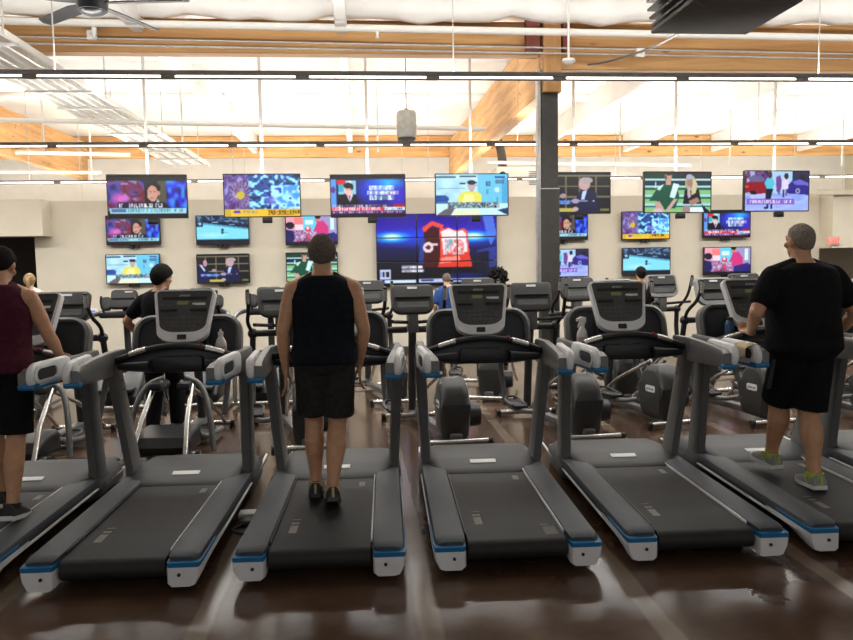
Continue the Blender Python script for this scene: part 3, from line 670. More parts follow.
def tv(cx, cz, Y, w, h, ch, res, label, group, hang=None, rz=0.):
    t = empty('television', label, 'television', (cx, Y, cz), rz, group)
    b = MB(); e = .014
    b.prism(rrect(w, h, .01, 3), .012, .055, 'y', .004)
    b.prism(rrect(w*.7, h*.6, .03, 3), .055, .075, 'y', .01); b.build('casing', M['bezel'], t)
    b = MB()
    o = [rrect(w, h, .01, 3), rrect(w-2*e, h-2*e, .004, 3)]
    b.rings([[V((p[0], -.004, p[1])) for p in o[0]], [V((p[0], -.004, p[1])) for p in o[1]], [V((p[0], .012, p[1])) for p in o[1]], [V((p[0], .012, p[1])) for p in o[0]]], close=True)
    b.build('bezel', M['bezel'], t)
    key = ch+str(res[0])
    if key not in SEE: SEE[key] = screen_mesh(key, CH[ch](*res), w-2*e, h-2*e)
    link('screen', SEE[key], t)
    if hang is not None:
        MB().cyl((0, .09, -.1), (0, .09, hang-cz), .022, n=12).build('mount_pole', M['galv'], t)
        MB().bb((-.09, .05, -.16), (.09, .11, .12), .006).build('mount_plate', M['steel'], t)
        MB().bb((-.01, .0, -h/2-.085), (.13, .07, -h/2-.004), .006).build('receiver_box', M['dark'], t)
        MB().bb((.015, -.003, -h/2-.06), (.05, .0, -h/2-.03), .001).bb((.07, -.003, -h/2-.06), (.105, .0, -h/2-.03), .001).build('receiver_light', M['facedk'], t)
    else:
        MB().bb((-.09, .02, -h/2-.055), (-.02, .075, -h/2-.001), .005).bb((.01, .02, -h/2-.055), (.08, .075, -h/2-.001), .005).build('wall_bracket', M['dark'], t)
        MB().bb((-.25, .07, -.15), (.25, 13.998-Y, .15), .005).build('wall_plate', M['dark'], t)
    return t
TY = 11.4
for (x0, x1, yt, yb, ch, rz) in ((108, 187, 175, 218, 'interview', 4), (223.5, 301, 174, 217, 'flower', 1), (331, 405, 174.5, 217, 'anchor', -1), (436, 508, 173.5, 216, 'kitchen', 1), (540, 611, 172, 214, 'suits', 3), (643, 713, 171.5, 213, 'stand', 5), (743, 811, 170.5, 211.5, 'street', 5)):
    p = at((x0+x1)/2, (yt+yb)/2, TY)
    which = {'interview': 'leftmost of its row', 'flower': 'second from the left', 'anchor': 'above the left end of the video wall', 'kitchen': 'above the right end of the video wall', 'suits': 'just right of the grey column', 'stand': 'second from the right', 'street': 'rightmost of its row'}[ch]
    tv(p.x, p.z, TY, 1.115, .632, ch, (112, 63), 'large ceiling-hung television showing %s, %s' % (SEEN[ch], which), 'ceiling-hung televisions', HC-.02, R(rz))
WTV = 13.90
for (x0, x1, yt, yb, ch) in ((107, 159, 216, 244.5, 'interview'), (107, 159, 254.5, 283.5, 'kitchen'), (196, 249, 215.5, 244.5, 'rink'), (197, 249.5, 254, 283, 'suits'), (285.5, 337.5, 216.5, 244, 'pink'), (286, 338, 252.5, 281, 'stand'),
                             (539, 588, 212, 240, 'interview'), (540, 588.5, 249, 277, 'street'), (622, 670, 211, 239.5, 'flower'), (622.5, 670.5, 247.5, 275.5, 'rink'), (703.5, 750.5, 210, 237.5, 'anchor'), (704, 751, 247, 274.5, 'pink')):
    p = at((x0+x1)/2, (yt+yb)/2, WTV)
    col = 'left of the video wall' if x0 < 400 else 'right of the grey column'
    tv(p.x, p.z, WTV, .93, .525, ch, (80, 45), 'small wall television showing %s, %s' % (SEEN[ch], col), 'wall televisions', None)
# 3 x 3 video wall
a, b_ = at(375.5, 214, 13.88), at(497.5, 284, 13.88)
pw, ph = (b_.x-a.x)/3, (a.z-b_.z)/3
full = ch_wall(150, 90)
names = (('top left', 'top middle', 'top right'), ('middle left', 'centre', 'middle right'), ('bottom left', 'bottom middle', 'bottom right'))
what = (('plain violet glow', 'top of the red box', 'violet with a pale streak'), ('bright blue flare', 'red box side and white emblem', 'pale figured front of the box'), ('white caption lines', 'base of the red box', 'dark blue with a white ticker'))
rows = [0, 26, 52, 90]; cols_ = [0, 50, 100, 150]
W3, H3 = b_.x-a.x, a.z-b_.z
rows = [0, 30, 60, 90]
for r_ in range(3):
    for c_ in range(3):
        t = empty('video_panel', '%s panel of the video wall, showing %s' % (names[r_][c_], what[r_][c_]), 'display panel', (a.x+pw*(c_+.5), 13.88, a.z-ph*(r_+.5)), 0, 'panels of the nine-screen video wall')
        MB().bb((-pw/2+.001, .006, -ph/2+.001), (pw/2-.001, 13.998-13.88, ph/2-.001), .004).build('casing', M['bezel'], t)
        sub = Pic(50, 30); sub.a = full.a[rows[r_]:rows[r_+1], cols_[c_]:cols_[c_+1]]
        link('screen', screen_mesh('panel%d%d' % (r_, c_), sub, pw-.022, ph-.022), t)
def TRAINERS():
    return [('A', .84, 7.0, 3, 'cross trainer whose shroud stands right behind the middle empty treadmill'),
            ('A', 2.08, 7.0, 3, 'cross trainer by the grey column, behind the empty treadmill with the trigger bottle'),
            ('A', -.50, 7.0, 3, 'cross trainer mostly hidden behind the man in the black tank top'),
            ('C', -1.72, 6.95, -4, 'cross trainer used by the man in the plain black shirt'),
            ('C', -2.95, 6.95, -6, 'dark cross trainer beyond the treadmill of the man in maroon'),
            ('B', 3.05, 7.45, 12, 'grey-rimmed cross trainer with tall black handle, right of the spray-bottle treadmill'),
            ('B', 4.08, 7.35, 8, 'grey-rimmed cross trainer left of the heavy man in the black t-shirt'),
            ('A', .40, 9.1, 3, 'small far cross trainer right beside the tank-top man in the view'),
            ('A', 1.58, 9.1, -16, 'far cross trainer under the right end of the video wall'),
            ('A', 3.05, 8.65, 3, 'far cross trainer just right of the grey column'),
            ('B', 4.20, 9.1, 8, 'far grey-rimmed cross trainer under the rink television'),
            ('A', 5.5, 9.1, 3, 'far cross trainer behind the heavy man at right'),
            ('B', 5.2, 7.2, 8, 'grey-rimmed cross trainer at the far right edge')]
def STEPPERS():
    return [(-2.88, 9.3, 'stepper left of the black-shirted man, below the kitchen television'),
            (-1.96, 9.3, 'stepper right of the black-shirted man, below the two-suits television'),
            (-1.12, 9.3, 'stepper partly hidden by the left arm of the tank-top man'),
            (-4.1, 9.3, 'farthest left stepper beyond the man in maroon')]
# ------------------------------------------------------------------ treadmills (local: rear end y=0, front +y)
def all_kids(o):
    for c in kids(o):
        yield c; yield from all_kids(c)
TYAW = R(-2.0); TSY = 1.22
def make_treadmill():
    t = empty('treadmill', 'x', 'treadmill', (0, 0, 0), 0, 'row of treadmills facing the screens')
    # deck
    b = MB(); b.bb((-.33, .10, .05), (.33, 1.95, .135), .02); b.bb((-.40, .35, .06), (.40, 1.9, .12), .015); b.build('deck_frame', M['dark'], t)
    # belt: stadium loop
    b = MB(); pr = []
    for k in range(9): a = R(90+180*k/8); pr.append((.052+.052*math.cos(a)*.9, .115+.055*math.sin(a)))
    pr += [(1.55, .06), (1.55, .17)]
    b.prism(pr, -.272, .272, 'x', .003, 1); belt = b.build('belt', M['belt'], t)
    for k, (x, y, w, d) in enumerate(((-.20, .24, .045, .10), (-.20, .36, .045, .022), (-.20, .42, .05, .008), (.17, .95, .04, .08))):
        MB().bb((x, y, .1702), (x+w, y+d, .1708)).build('belt_marking', M['stripmark'], belt)
    for s in (-1, 1):
        # side rail cover
        pr = [(.285, .150), (.285, .186), (.30, .192), (.415, .192), (.445, .180), (.455, .155), (.455, .135), (.40, .10), (.30, .10)]
        b = MB()
        def ring(y, k, dz=0): return [V((s*(x*k+(1-k)*.36), y, (z-.14)*k+.14+dz)) for x, z in pr]
        b.rings([ring(.012, .80, -.004), ring(.03, .96, -.001), ring(.07, 1), ring(.9, 1), ring(1.45, 1, .004)])
        r = b.build('side_rail', M['railtop'], t)
        MB().tube([(s*.452, .10, .112), (s*.452, .9, .114), (s*.452, 1.5, .118), (s*.43, 1.95, .11)], .009, 8).build('rail_trim', M['lightgrey'], r)
        MB().bb((s*.275-.004, .10, .165), (s*.275+.004, 1.36, .186), .002, 1).build('edge_strip', M['dark'] if s < 0 else M['silver'], r)
        # end cap: pale shell wrapping the rear corner
        b = MB(); out = []
        for y, k in ((-.012, .86), (.0, .97), (.05, 1.), (.14, 1.), (.40, .985)):
            z0 = .030+.10*max(0, (y-.02)/.40)**1.1; z1 = .136
            out.append([V((s*(.372+dx*k), y, z)) for dx, z in ((-.09, z1), (.087, z1), (.088, z1-.02), (.083, (z0+z1)/2), (.06, z0+.008), (.03, z0), (-.07, z0), (-.09, z0+.015))])
        b.rings(out); c = b.build('end_cap', M['lightgrey'], t)
        b = MB(); out = []
        for y, k in ((-.014, .86), (-.002, .975), (.05, 1.01), (.18, 1.01), (.30, 1.0)):
            z0 = .134+.012*min(1, max(0, y/.3)); z1 = .159
            out.append([V((s*(.372+dx*k), y, z)) for dx, z in ((-.088, z1), (.086, z1), (.089, (z0+z1)/2), (.086, z0), (-.088, z0))])
        b.rings(out); b.build('accent_stripe', M['blue'], c)
        MB().cyl((s*.35, -.010, .095), (s*.35, -.018, .095), .009, n=12).build('bolt', M['dark'], c)
        # levelling feet
        MB().cyl((s*.30, .22, 0), (s*.30, .22, .06), .035, .02, 14).build('foot', M['rubber'], t)
        MB().cyl((s*.30, 1.85, 0), (s*.30, 1.85, .06), .035, .03, 14).build('foot', M['rubber'], t)
        # upright, leaning back towards the user
        u0, u1 = V((s*.410, 1.38, .13)), V((s*.455, 1.19, 1.0))
        b = MB(); rs = []
        for f_ in (0, .12, .5, 1.):
            p = u0.lerp(u1, f_); q = .074+.035*max(0, 1-f_*6)
            rs.append([V((p.x+x*.037, p.y+y*q, p.z-.2*y*q)) for x, y in ((-1, -.7), (-.7, -1), (.7, -1), (1, -.7), (1, .7), (.7, 1), (-.7, 1), (-1, .7))])
        b.rings(rs); up = b.build('upright', M['frame'], t)
        for f_ in (.80, .88): p = u0.lerp(u1, f_); MB().cyl((p.x-s*.033, p.y+.01, p.z), (p.x-s*.040, p.y+.01, p.z), .009, n=10).build('bolt', M['dark'], up)
        # handle arm running back to the user; pale shell with a recessed loop on its outer side
        b = MB(); rs = []
        for y, z0, z1, xx in ((1.34, .93, 1.10, .445), (1.16, .935, 1.105, .452), (.80, .965, 1.105, .450), (.58, .985, 1.098, .448), (.535, 1.00, 1.08, .448)):
            zc, hh = (z0+z1)/2, (z1-z0)/2
            rs.append([V((s*xx+x*.030, y, zc+z*hh)) for x, z in ((-1, -.8), (-.7, -1), (.7, -1), (1, -.8), (1, .8), (.7, 1), (-.7, 1), (-1, .8))])
        b.rings(rs); arm = b.build('handle_arm', M['frame'], t)
        o = rrect(.40, .150, [.06, .074, .06, .05], 6, .715, 1.058)
        capo = MB().prism(o, s*.470, s*.512, 'x', .014, 3).build('arm_cap', M['silver'], t)
        q = s*.5125
        MB().prism(rrect(.185, .066, .030, 5, .650, 1.062), q-.001, q+.001, 'x').build('recess', M['hood'], capo)
        o = rrect(.235, .104, .046, 6, .650, 1.062); i = rrect(.190, .070, .032, 6, .650, 1.062)
        xa, xb = s*.508, s*.520
        MB().rings([[V((xa, *p)) for p in o], [V((xb, *p)) for p in o], [V((xb, *p)) for p in i], [V((xa, *p)) for p in i]], close=True).build('grip_loop', M['lightgrey'], capo)
        MB().bb((s*.415, .525, .975), (s*.516, .585, 1.014), .012).bb((s*.466, .56, .975), (s*.516, .76, .998), .010).build('accent_stripe', M['blue'], capo)
        # the arms toe in towards the user
        for ob in (arm, *all_kids(arm), capo, *all_kids(capo)):
            for v in ob.data.vertices:
                if v.co.y < 1.34: v.co.x += s*(.018+(v.co.y-1.30)*.088)
    # hood over the motor
    b = MB(); rs = []
    for y, z, w, o in ((1.335, .174, .29, .30), (1.345, .195, .30, .33), (1.42, .235, .335, .43), (1.53, .283, .355, .462), (1.57, .293, .36, .464), (1.80, .30, .36, .46), (1.98, .25, .36, .45), (2.07, .16, .34, .42), (2.09, .08, .32, .36)):
        zb = min(.15, z*.6)
        rs.append([V((-o, y, .06)), V((-o, y, zb)), V((-(o*.5+w*.5), y, (z+zb)/2+.022)), V((-w, y, z-.004)), V((-w+.03, y, z)), V((w-.03, y, z)), V((w, y, z-.004)), V((o*.5+w*.5, y, (z+zb)/2+.022)), V((o, y, zb)), V((o, y, .06))])
    b.rings(rs); hd = b.build('hood', M['hood'], t)
    MB().box((0, 1.487, .269), (.19, .052, .006), .002, Matrix.Rotation(R(23.6), 4, 'X')).build('hood_label', M['label'], hd)
    # crossbar
    top = [(-.44, 1.005)]
    n = 14
    pr = [(-.445, .985), (-.40, .965), (-.20, .945), (.20, .945), (.40, .965), (.445, .985), (.445, 1.03)]
    for k in range(n+1): x = .43-.86*k/n; pr.append((x, 1.035+.115*math.cos(x/.43*PI/2)**1.0))
    pr.append((-.445, 1.03))
    cb = MB().prism(pr, 1.19, 1.28, 'y', .012).build('crossbar', M['dark'], t)
    b = MB(); b.tube([(.45-.9*k/16, 1.175-.05*math.cos((k/8-1)*PI/2), 1.03+.112*math.cos((k/8-1)*PI/2)) for k in range(17)], .021, 12)
    b.build('grip_tube', M['rubber'], cb)
    for s in (-1, 1):
        pts = [(s*x, 1.175-.05*math.cos(x/.45*PI/2)-.002, 1.032+.112*math.cos(x/.45*PI/2)+.002) for x in (.20, .24, .28, .32)]
        MB().tube(pts, .0222, 12).build('heart_rate_sensor', M['chrome'], cb)
    MB().bb((.165, 1.11, 1.128), (.185, 1.135, 1.152), .005).build('stop_switch', M['red'], cb)
    MB().prism(rrect(.34, .10, .03, 4, 0, 1.015), 1.155, 1.195, 'y', .008).build('bar_hub', M['dark'], cb)
    for s in (-1, 1): MB().cyl((s*.19, 1.165, 1.0), (s*.42, 1.19, .995), .040, .022, 14).build('palm_rest', M['tray'], cb)
    # accessory tray behind the console
    tl = Matrix.Translation((0, 1.36, .985)) @ Matrix.Rotation(R(-16), 4, 'X')
    o = rrect(.78, .36, [.13, .13, .03, .03], 6, 0, .17); i = rrect(.70, .30, [.10, .10, .02, .02], 6, 0, .165)
    b = MB(); b.rings([[V((x, .03, z)) for x, z in o], [V((x, -.035, z)) for x, z in o], [V((x, -.05, z)) for x, z in [((p[0]+q[0])/2, (p[1]+q[1])/2) for p, q in zip(o, i)]], [V((x, -.035, z)) for x, z in i], [V((x, .01, z)) for x, z in i]], capped=False)
    b.turn(tl); tr = b.build('tray_rim', M['frame'], t)
    MB().prism(i, .0, .06, 'y').turn(tl).build('tray_panel', M['tray'], tr)
    for s in (-1, 1):
        b = MB(); b.bb((s*.22-.10, -.09, -.005), (s*.22+.10, .0, .012), .005); b.bb((s*.22-.10, -.095, .0), (s*.22+.10, -.085, .055), .004)
        b.turn(tl); b.build('cup_shelf', M['tray'], tr)
    for s in (-1, 1): MB().cyl((s*.14, -.02, .02), (s*.14, -.02, .24), .02, n=10).turn(tl).build('tray_rib', M['tray'], tr)
    MB().prism([(1.30, .98), (1.44, .98), (1.50, 1.30), (1.36, 1.30)], -.11, .11, 'x', .02).build('console_neck', M['dark'], t)
    # console
    tl = Matrix.Translation((0, 1.33, 1.335)) @ Matrix.Rotation(R(-24), 4, 'X')
    def shield(wt, wb, h, rt, rb, cz=0, n=7):
        pts = []
        for k in range(n+1): a = R(90*k/n); pts.append((wt/2-rt+rt*math.cos(a), h/2-rt+rt*math.sin(a)+cz))
        for k in range(n+1): a = R(90+90*k/n); pts.append((-wt/2+rt+rt*math.cos(a), h/2-rt+rt*math.sin(a)+cz))
        for k in range(n+1): a = R(180+90*k/n); pts.append((-wb/2+rb+rb*math.cos(a), -h/2+rb*.62+rb*.62*math.sin(a)+cz-0))
        for k in range(n+1): a = R(270+90*k/n); pts.append((wb/2-rb+rb*math.cos(a), -h/2+rb*.62+rb*.62*math.sin(a)+cz))
        return pts
    o = shield(.415, .345, .385, .035, .13); i = shield(.375, .315, .30, .022, .105, .030)
    b = MB()
    def ex(pts, y, k=1.): return [V((x*k, y, z*k)) for x, z in pts]
    b.rings([ex(o, .045, .9), ex(o, .03), ex(o, -.012), ex(o, -.022, .985), ex(i, -.022), ex(i, -.010), ex(i, .02, .9)], capped=True)
    b.turn(tl); con = b.build('console', M['silver'], t)
    MB().prism(i, -.013, .0, 'y').turn(tl).build('console_face', M['face'], con)
    MB().prism(rrect(.062, .036, .006, 3, 0, -.155), -.026, -.018, 'y', .002).turn(tl).build('clip_socket', M['facedk'], con)
    MB().prism(rrect(.075, .026, .003, 2, -.012, .095), -.0145, -.012, 'y').turn(tl).build('display', M['lcd'], con)
    MB().prism(rrect(.088, .017, .002, 2, .098, .085), -.0147, -.012, 'y').turn(tl).build('paper_label', M['label'], con)
    for s in (-1, 1): MB().box((s*.10, -.024, .040), (.11, .026, .014), .004).turn(tl).build('console_ledge', M['facedk'], con)
    b = MB(); b.box((0, -.009, .0), (.20, .004, .17))
    for z in (-.015, -.045, -.075):
        for x in (-.11, -.075, -.04, .0, .04, .075, .11):
            if abs(x) < .13+z*.4: b.box((x, -.0142, z), (.024, .004, .014), .001, None, 1)
    for x in (-.14, -.10, -.06, .06): b.box((x, -.0142, .075), (.026, .003, .012), .001, None, 1)
    b.turn(tl); b.build('console_key', mat('key_grey', (.098, .098, .095), .4), con)
    b = MB(); b.box((0, -.0142, .128), (.30, .003, .022), .001, None, 1); b.turn(tl); b.build('speaker_strip', M['facedk'], con)
    MB().cyl((0, -.0235, .183), (0, -.021, .183), .006, n=12).turn(tl).build('status_light', M['label'], con)
    text('lettering', 'precor', .026, M['label'], con, tl @ Matrix.Translation((0, -.0140, .150)) @ Matrix.Rotation(PI/2, 4, 'X'), .0006)
    MB().prism(rrect(.09, .05, .01, 3, 0, -.205), -.012, .03, 'y', .004).turn(tl).build('console_stem', M['dark'], t)
    return t
TM = make_treadmill()
for o in list(all_kids(TM)):
    if o.name.split('.')[0] in ('foot',): o.data.transform(Matrix.Translation((0, .06, 0))); continue
    if o.name.startswith('hood'):
        for v in o.data.vertices:
            v.co.y = 1.335+(v.co.y-1.335)*1.12; v.co.z = v.co.z if v.co.z < .15 else .15+(v.co.z-.15)*.56
        continue
    if o.name.startswith(('console', 'keypad', 'display', 'console_key', 'paper_label', 'clip_socket', 'speaker_strip', 'status_light', 'lettering')):
        o.data.transform(Matrix.Translation((0, 1.33*TSY, 1.325)) @ Matrix.Scale(1.05, 4) @ Matrix.Translation((0, -1.33, -1.335))); continue
    o.data.transform(Matrix.Diagonal((1, TSY, 1, 1)))
TX = [(-2.39, 'treadmill under the man in the maroon sleeveless top'), (-1.315, 'empty treadmill with a spray bottle in its tray, in front of the black-shirted man'),
      (-.245, 'treadmill under the man in the black tank top'), (.825, 'empty treadmill in the middle, before the video wall, no bottle in its tray'),
      (1.89, 'empty treadmill with a trigger spray bottle and pale blue cup in its tray'), (2.945, 'treadmill under the heavy man in the black t-shirt'),
      (4.01, 'treadmill at the right edge, cut off by the frame')]
TY0 = 3.95
def on_mill(k, x, y, z):
    y = y*TSY
    return V((TX[k][0]+x*math.cos(TYAW)-y*math.sin(TYAW), TY0+x*math.sin(TYAW)+y*math.cos(TYAW), z))
MILLS = []
for k, (x, lab) in enumerate(TX):
    if k == 0: TM.location = (x, TY0, 0); TM.rotation_euler = (0, 0, TYAW); TM['label'] = lab; MILLS.append(TM)
    else: MILLS.append(copy_tree(TM, (x, TY0, 0), TYAW, lab))

bl = [o for o in kids(MILLS[3]) if o.name.startswith('belt')][0]
for k in range(6): MB().bb((.175+.012*k, .10, .1702), (.181+.012*k, .21+.02*(k % 2), .1708)).build('belt_marking', M['stripmark'], bl)
MB().bb((.17, .25, .1702), (.21, .262, .1708)).build('belt_marking', M['stripmark'], bl)
# ------------------------------------------------------------------ cross trainers beyond them (local: shroud at origin, front +y)
def make_trainer(rim=False, low=False):
    t = empty('cross_trainer', 'x', 'cross trainer', (0, 0, 0), 0, 'cross trainers between the treadmills and the wall')
    pr = [(-.19, .05), (-.22, .18), (-.225, .38)]
    for k in range(11): a = R(180-18*k); pr.append((.0+.225*math.cos(a), .38+.23*math.sin(a)))
    pr += [(.225, .38), (.25, .18), (.18, .05)]
    def shroud_details(s, sh):
        q = Matrix.Translation((s*.137, -.01, .36)) @ Matrix.Rotation(s*PI/2, 4, 'Z')
        MB().prism(rrect(.16, .065, .02, 4), -.004, .002, 'y').turn(q).build('badge', M['silver'], sh)
        text('badge_lettering', 'precor', .045, M['facedk'], sh, q @ Matrix.Translation((0, -.005, 0)) @ Matrix.Rotation(PI/2, 4, 'X'), .001)
        MB().tube([(s*.115, -.10, .56), (s*.132, -.165, .42), (s*.132, -.168, .2), (s*.115, -.13, .06)], .007, 8, 1).build('shroud_trim', M['silver'] if s > 0 else M['dark'], sh)
        if s > 0: MB().cyl((.13, .0, .24), (.26, .0, .24), .115, .10, 20).build('crank_hub', M['dark'], t)
    if low:
        pr = [(-.30, .05), (-.33, .12), (-.28, .20), (-.1, .25), (.04, .25), (.10, .20), (.10, .05)]
    sh = MB().prism(pr, -.135-.11*low, .135+.11*low, 'x', .05 if low else .075, 4).build('shroud', M['dark'] if low else M['shroud'], t)
    for s in (-1, 1):
        if low:
            MB().tube([(s*.17, .10, .60), (s*.20, -.20, .32), (s*.23, -.40, .03)], .024, 12).build('ramp_tube', M['chrome'], t)
            MB().tube([(s*.10, .15, .66), (s*.26, .12, .60), (s*.35, .0, .35), (s*.40, -.10, .03)], .026, 10, 2).build('curved_leg', M['frame'], t)
            MB().box((s*.12, .10, .60), (.12, .26, .08), .03).build('foot_housing', M['dark'], t)
        else: shroud_details(s, sh)
        b = MB(); b.tube([(s*.235, .02, .26-.1*low), (s*.25, .25, .20-.12*low), (s*.26, .75, .17-.12*low)], .026, 10, 1); b.build('pedal_arm', M['frame'], t)
        pd = MB().box((s*.26-s*.12*low, .52-.10*low, .235-.165*low), (.15, .36, .03), .012).build('foot_pedal', M['rubber'], t)
        MB().tube([(s*.26-s*.12*low+x, y-.10*low, z-.165*low) for x, y, z in ((-.075, .36, .25), (-.075, .70, .28), (.075, .70, .28), (.075, .36, .25))], .012, 8, 1).build('toe_guard', M['dark'], pd)
        MB().tube([(s*.30, .70, .20), (s*.31, .95, .62), (s*.29, .90, .98)], .030, 10, 2).build('swing_link', M['dark'], t)
        MB().sph((s*.29, .90, .98), .055).cyl((s*.05, .90, .98), (s*.29, .90, .98), .035, n=12).build('pivot', M['dark'], t)
        MB().tube([(s*.29, .90, .98), (s*.335, .78, 1.10), (s*.30, .62, 1.22), (s*.30, .55, 1.44)], .019, 10, 2).build('swing_handle', M['rubber'], t)
        MB().tube([(s*.30, .560, 1.30), (s*.30, .552, 1.42)], .0215, 10).build('hand_sensor', M['chrome'], t)
        MB().tube([(s*.09, .05, .64), (s*.20, .50, .40), (s*.24, .95, .08)], .018, 10).build('ramp_tube', M['chrome'], t)
    for y in (-.26, 1.02):
        b = MB().cyl((-.31, y, .05), (.31, y, .05), .026, n=14).build('stabiliser_bar', M['chrome'], t)
        for s in (-1, 1): MB().cyl((s*.30, y, 0), (s*.30, y, .05), .03, .026, 12).cyl((s*.285, y, .05), (s*.325, y, .05), .031, n=12).build('end_foot', M['rubber'], b)
    MB().bb((-.05, -.26, .05), (.05, 1.02, .12), .015).build('base_beam', M['frame'], t)
    MB().tube([(0, .98, .10), (0, .92, .6), (0, .82, 1.10)], .042, 12, 1).build('mast', M['hood'], t)
    MB().tube([(-.24, .50, 1.10), (-.20, .70, 1.08), (0, .80, 1.06), (.20, .70, 1.08), (.24, .50, 1.10)], .018, 10, 2).build('fixed_handlebar', M['rubber'], t)
    MB().bb((-.055, .74, .96), (.055, .90, 1.16), .02).build('mast_head', M['frame'], t)
    tl = Matrix.Translation((0, .79, 1.30)) @ Matrix.Rotation(R(-20), 4, 'X')
    o = rrect(.44, .31, [.045, .045, .10, .10], 6)
    if rim:
        i = rrect(.39, .25, [.03, .03, .08, .08], 6, 0, .012)
        b = MB(); b.rings([[V((x*.9, .06, z*.9)) for x, z in o], [V((x, .03, z)) for x, z in o], [V((x, -.02, z)) for x, z in o], [V((x, -.026, z)) for x, z in i], [V((x, -.012, z)) for x, z in i]])
        b.turn(tl); c = b.build('console', M['tsilver'], t)
        MB().prism(i, -.018, 0, 'y').turn(tl).build('console_face', M['tface'], c)
    else:
        c = MB().prism(o, -.022, .05, 'y', .018, 3).turn(tl).build('console', M['tface'], t)
        MB().prism(rrect(.38, .12, .01, 3, 0, -.06), -.025, -.02, 'y').turn(tl).build('keypad', mat('key_panel', (.04, .04, .04), .4), c)
    MB().prism(rrect(.10, .022, .002, 2, .0, .115), -.0265, -.015, 'y').turn(tl).build('paper_label', M['label'], c)
    b = MB(); b.box((0, -.03, .015), (.36, .03, .018), .004); b.turn(tl); b.build('console_ledge', M['facedk'], c)
    b = MB(); b.box((0, -.0245, -.065), (.32, .004, .062))
    for x in (-.14, -.07, 0, .07, .14):
        for z in (-.045, -.085): b.box((x, -.0265, z), (.04, .006, .018), .001, None, 1)
    b.turn(tl); b.build('console_key', mat('key_mid', (.10, .10, .097), .4), c)
    return t
def offset_front(t, dx):
    for o in all_kids(t):
        if o.name.startswith(('shroud', 'badge', 'crank', 'ramp')): continue
        for v in o.data.vertices: v.co.x += dx*max(0, min(1, (v.co.y+.2)/.6))
XA = make_trainer(); XB = make_trainer(True); XC = make_trainer(False, True)
offset_front(XA, -.26); offset_front(XB, -.05)
def put(proto, x, y, rz, lab, first=set()):
    if proto.name not in first:
        first.add(proto.name); proto.location = (x, y, 0); proto.rotation_euler = (0, 0, R(rz)); proto['label'] = lab; return proto
    return copy_tree(proto, (x, y, 0), R(rz), lab)
for (p, x, y, rz, lab) in TRAINERS(): put({'A': XA, 'B': XB, 'C': XC}[p], x, y, rz, lab)

# ------------------------------------------------------------------ stepping machines with grey posts by the wall at left
def make_stepper():
    t = empty('stepper', 'x', 'stepper', (0, 0, 0), 0, 'grey-posted steppers along the left of the wall')
    MB().prism([(-.20, .05), (-.24, .16), (.15, .44), (.42, .44), (.48, .05)], -.26, .26, 'x', .05, 3).build('body', M['dark'], t)
    for s in (-1, 1):
        MB().tube([(s*.37, -.28, .06), (s*.375, -.20, .55), (s*.39, -.08, 1.03)], .032, 10, 1, False, (.026, .045)).build('post', M['frame'], t)
        MB().tube([(s*.39, -.14, 1.01), (s*.37, .10, 1.10), (s*.24, .26, 1.12)], .03, 10, 2).build('handrail', M['frame'], t)
        MB().box((s*.13, -.14, .24), (.17, .34, .04), .015).build('foot_pedal', M['rubber'], t)
        MB().tube([(s*.37, -.26, .05), (s*.35, .45, .05)], .024, 10).build('base_tube', M['frame'], t)
        MB().tube([(s*.19, .16, 1.12), (s*.22, .12, 1.24), (s*.21, .13, 1.33)], .014, 8, 1).build('upright_grip', M['rubber'], t)
    b = MB().cyl((-.40, -.28, .05), (.40, -.28, .05), .024, n=12).build('stabiliser_bar', M['chrome'], t)
    MB().tube([(0, .40, .40), (0, .36, 1.18)], .04, 12).build('mast', M['hood'], t)
    MB().bb((-.26, .14, 1.06), (.26, .30, 1.14), .025).build('crossbar', M['dark'], t)
    tl = Matrix.Translation((0, .30, 1.285)) @ Matrix.Rotation(R(-22), 4, 'X')
    c = MB().prism(rrect(.31, .24, [.05, .05, .03, .03], 5), -.02, .06, 'y', .015, 3).turn(tl).build('console', M['tface'], t)
    MB().prism(rrect(.09, .02, .002, 2, .06, .085), -.0225, -.018, 'y').turn(tl).build('paper_label', M['label'], c)
    b = MB(); b.box((0, -.028, .0), (.26, .03, .018), .004); b.turn(tl); b.build('console_ledge', M['facedk'], c)
    for s in (-1, 1): MB().prism(rrect(.13, .17, .05, 4, s*.21, -.05), 0, .06, 'y', .012).turn(tl).build('bottle_holder', M['tray'], t)
    return t
ST = make_stepper()
for k, (x, y, lab) in enumerate(STEPPERS()):
    if k == 0: ST.location = (x, y, 0); ST['label'] = lab
    else: copy_tree(ST, (x, y, 0), 0, lab)

# ------------------------------------------------------------------ small things on and between the machines
def lathe(mb, prof, n=20):
    return mb.rings([[V((r_*math.cos(2*PI*k/n), r_*math.sin(2*PI*k/n), z)) for k in range(n)] for r_, z in prof])
def spray(loc, rz, label, trigger):
    t = empty('spray_bottle', label, 'spray bottle', loc, rz)
    lathe(MB(), [(.036, 0), (.040, .01), (.040, .12), (.034, .145), (.018, .175), (.014, .19)]).build('bottle', M['bottle'], t)
    lathe(MB(), [(.0405, .03), (.0408, .032), (.0408, .105), (.0405, .107)], 20).build('bottle_label', mat('bottle_label_'+str(trigger), (.62, .45, .42), .5), t)
    b = MB().cyl((0, 0, .185), (0, 0, .21), .019, n=16)
    if trigger:
        b.prism([(-.055, .225), (-.055, .245), (-.01, .258), (.03, .25), (.035, .21), (-.012, .205), (-.012, .228)], -.012, .012, 'x', .004)
        b.tube([(0, -.015, .225), (0, -.035, .205), (0, -.042, .175)], .006, 8, 1)
    else: b.cyl((0, 0, .20), (0, 0, .23), .012, .006, 12)
    b.build('spray_head', M['label'], t)
    return t
spray(on_mill(1, .265, 1.29, 1.003), R(30), 'white spray bottle with red-tinted label in a treadmill tray, behind the second handlebar', 0)
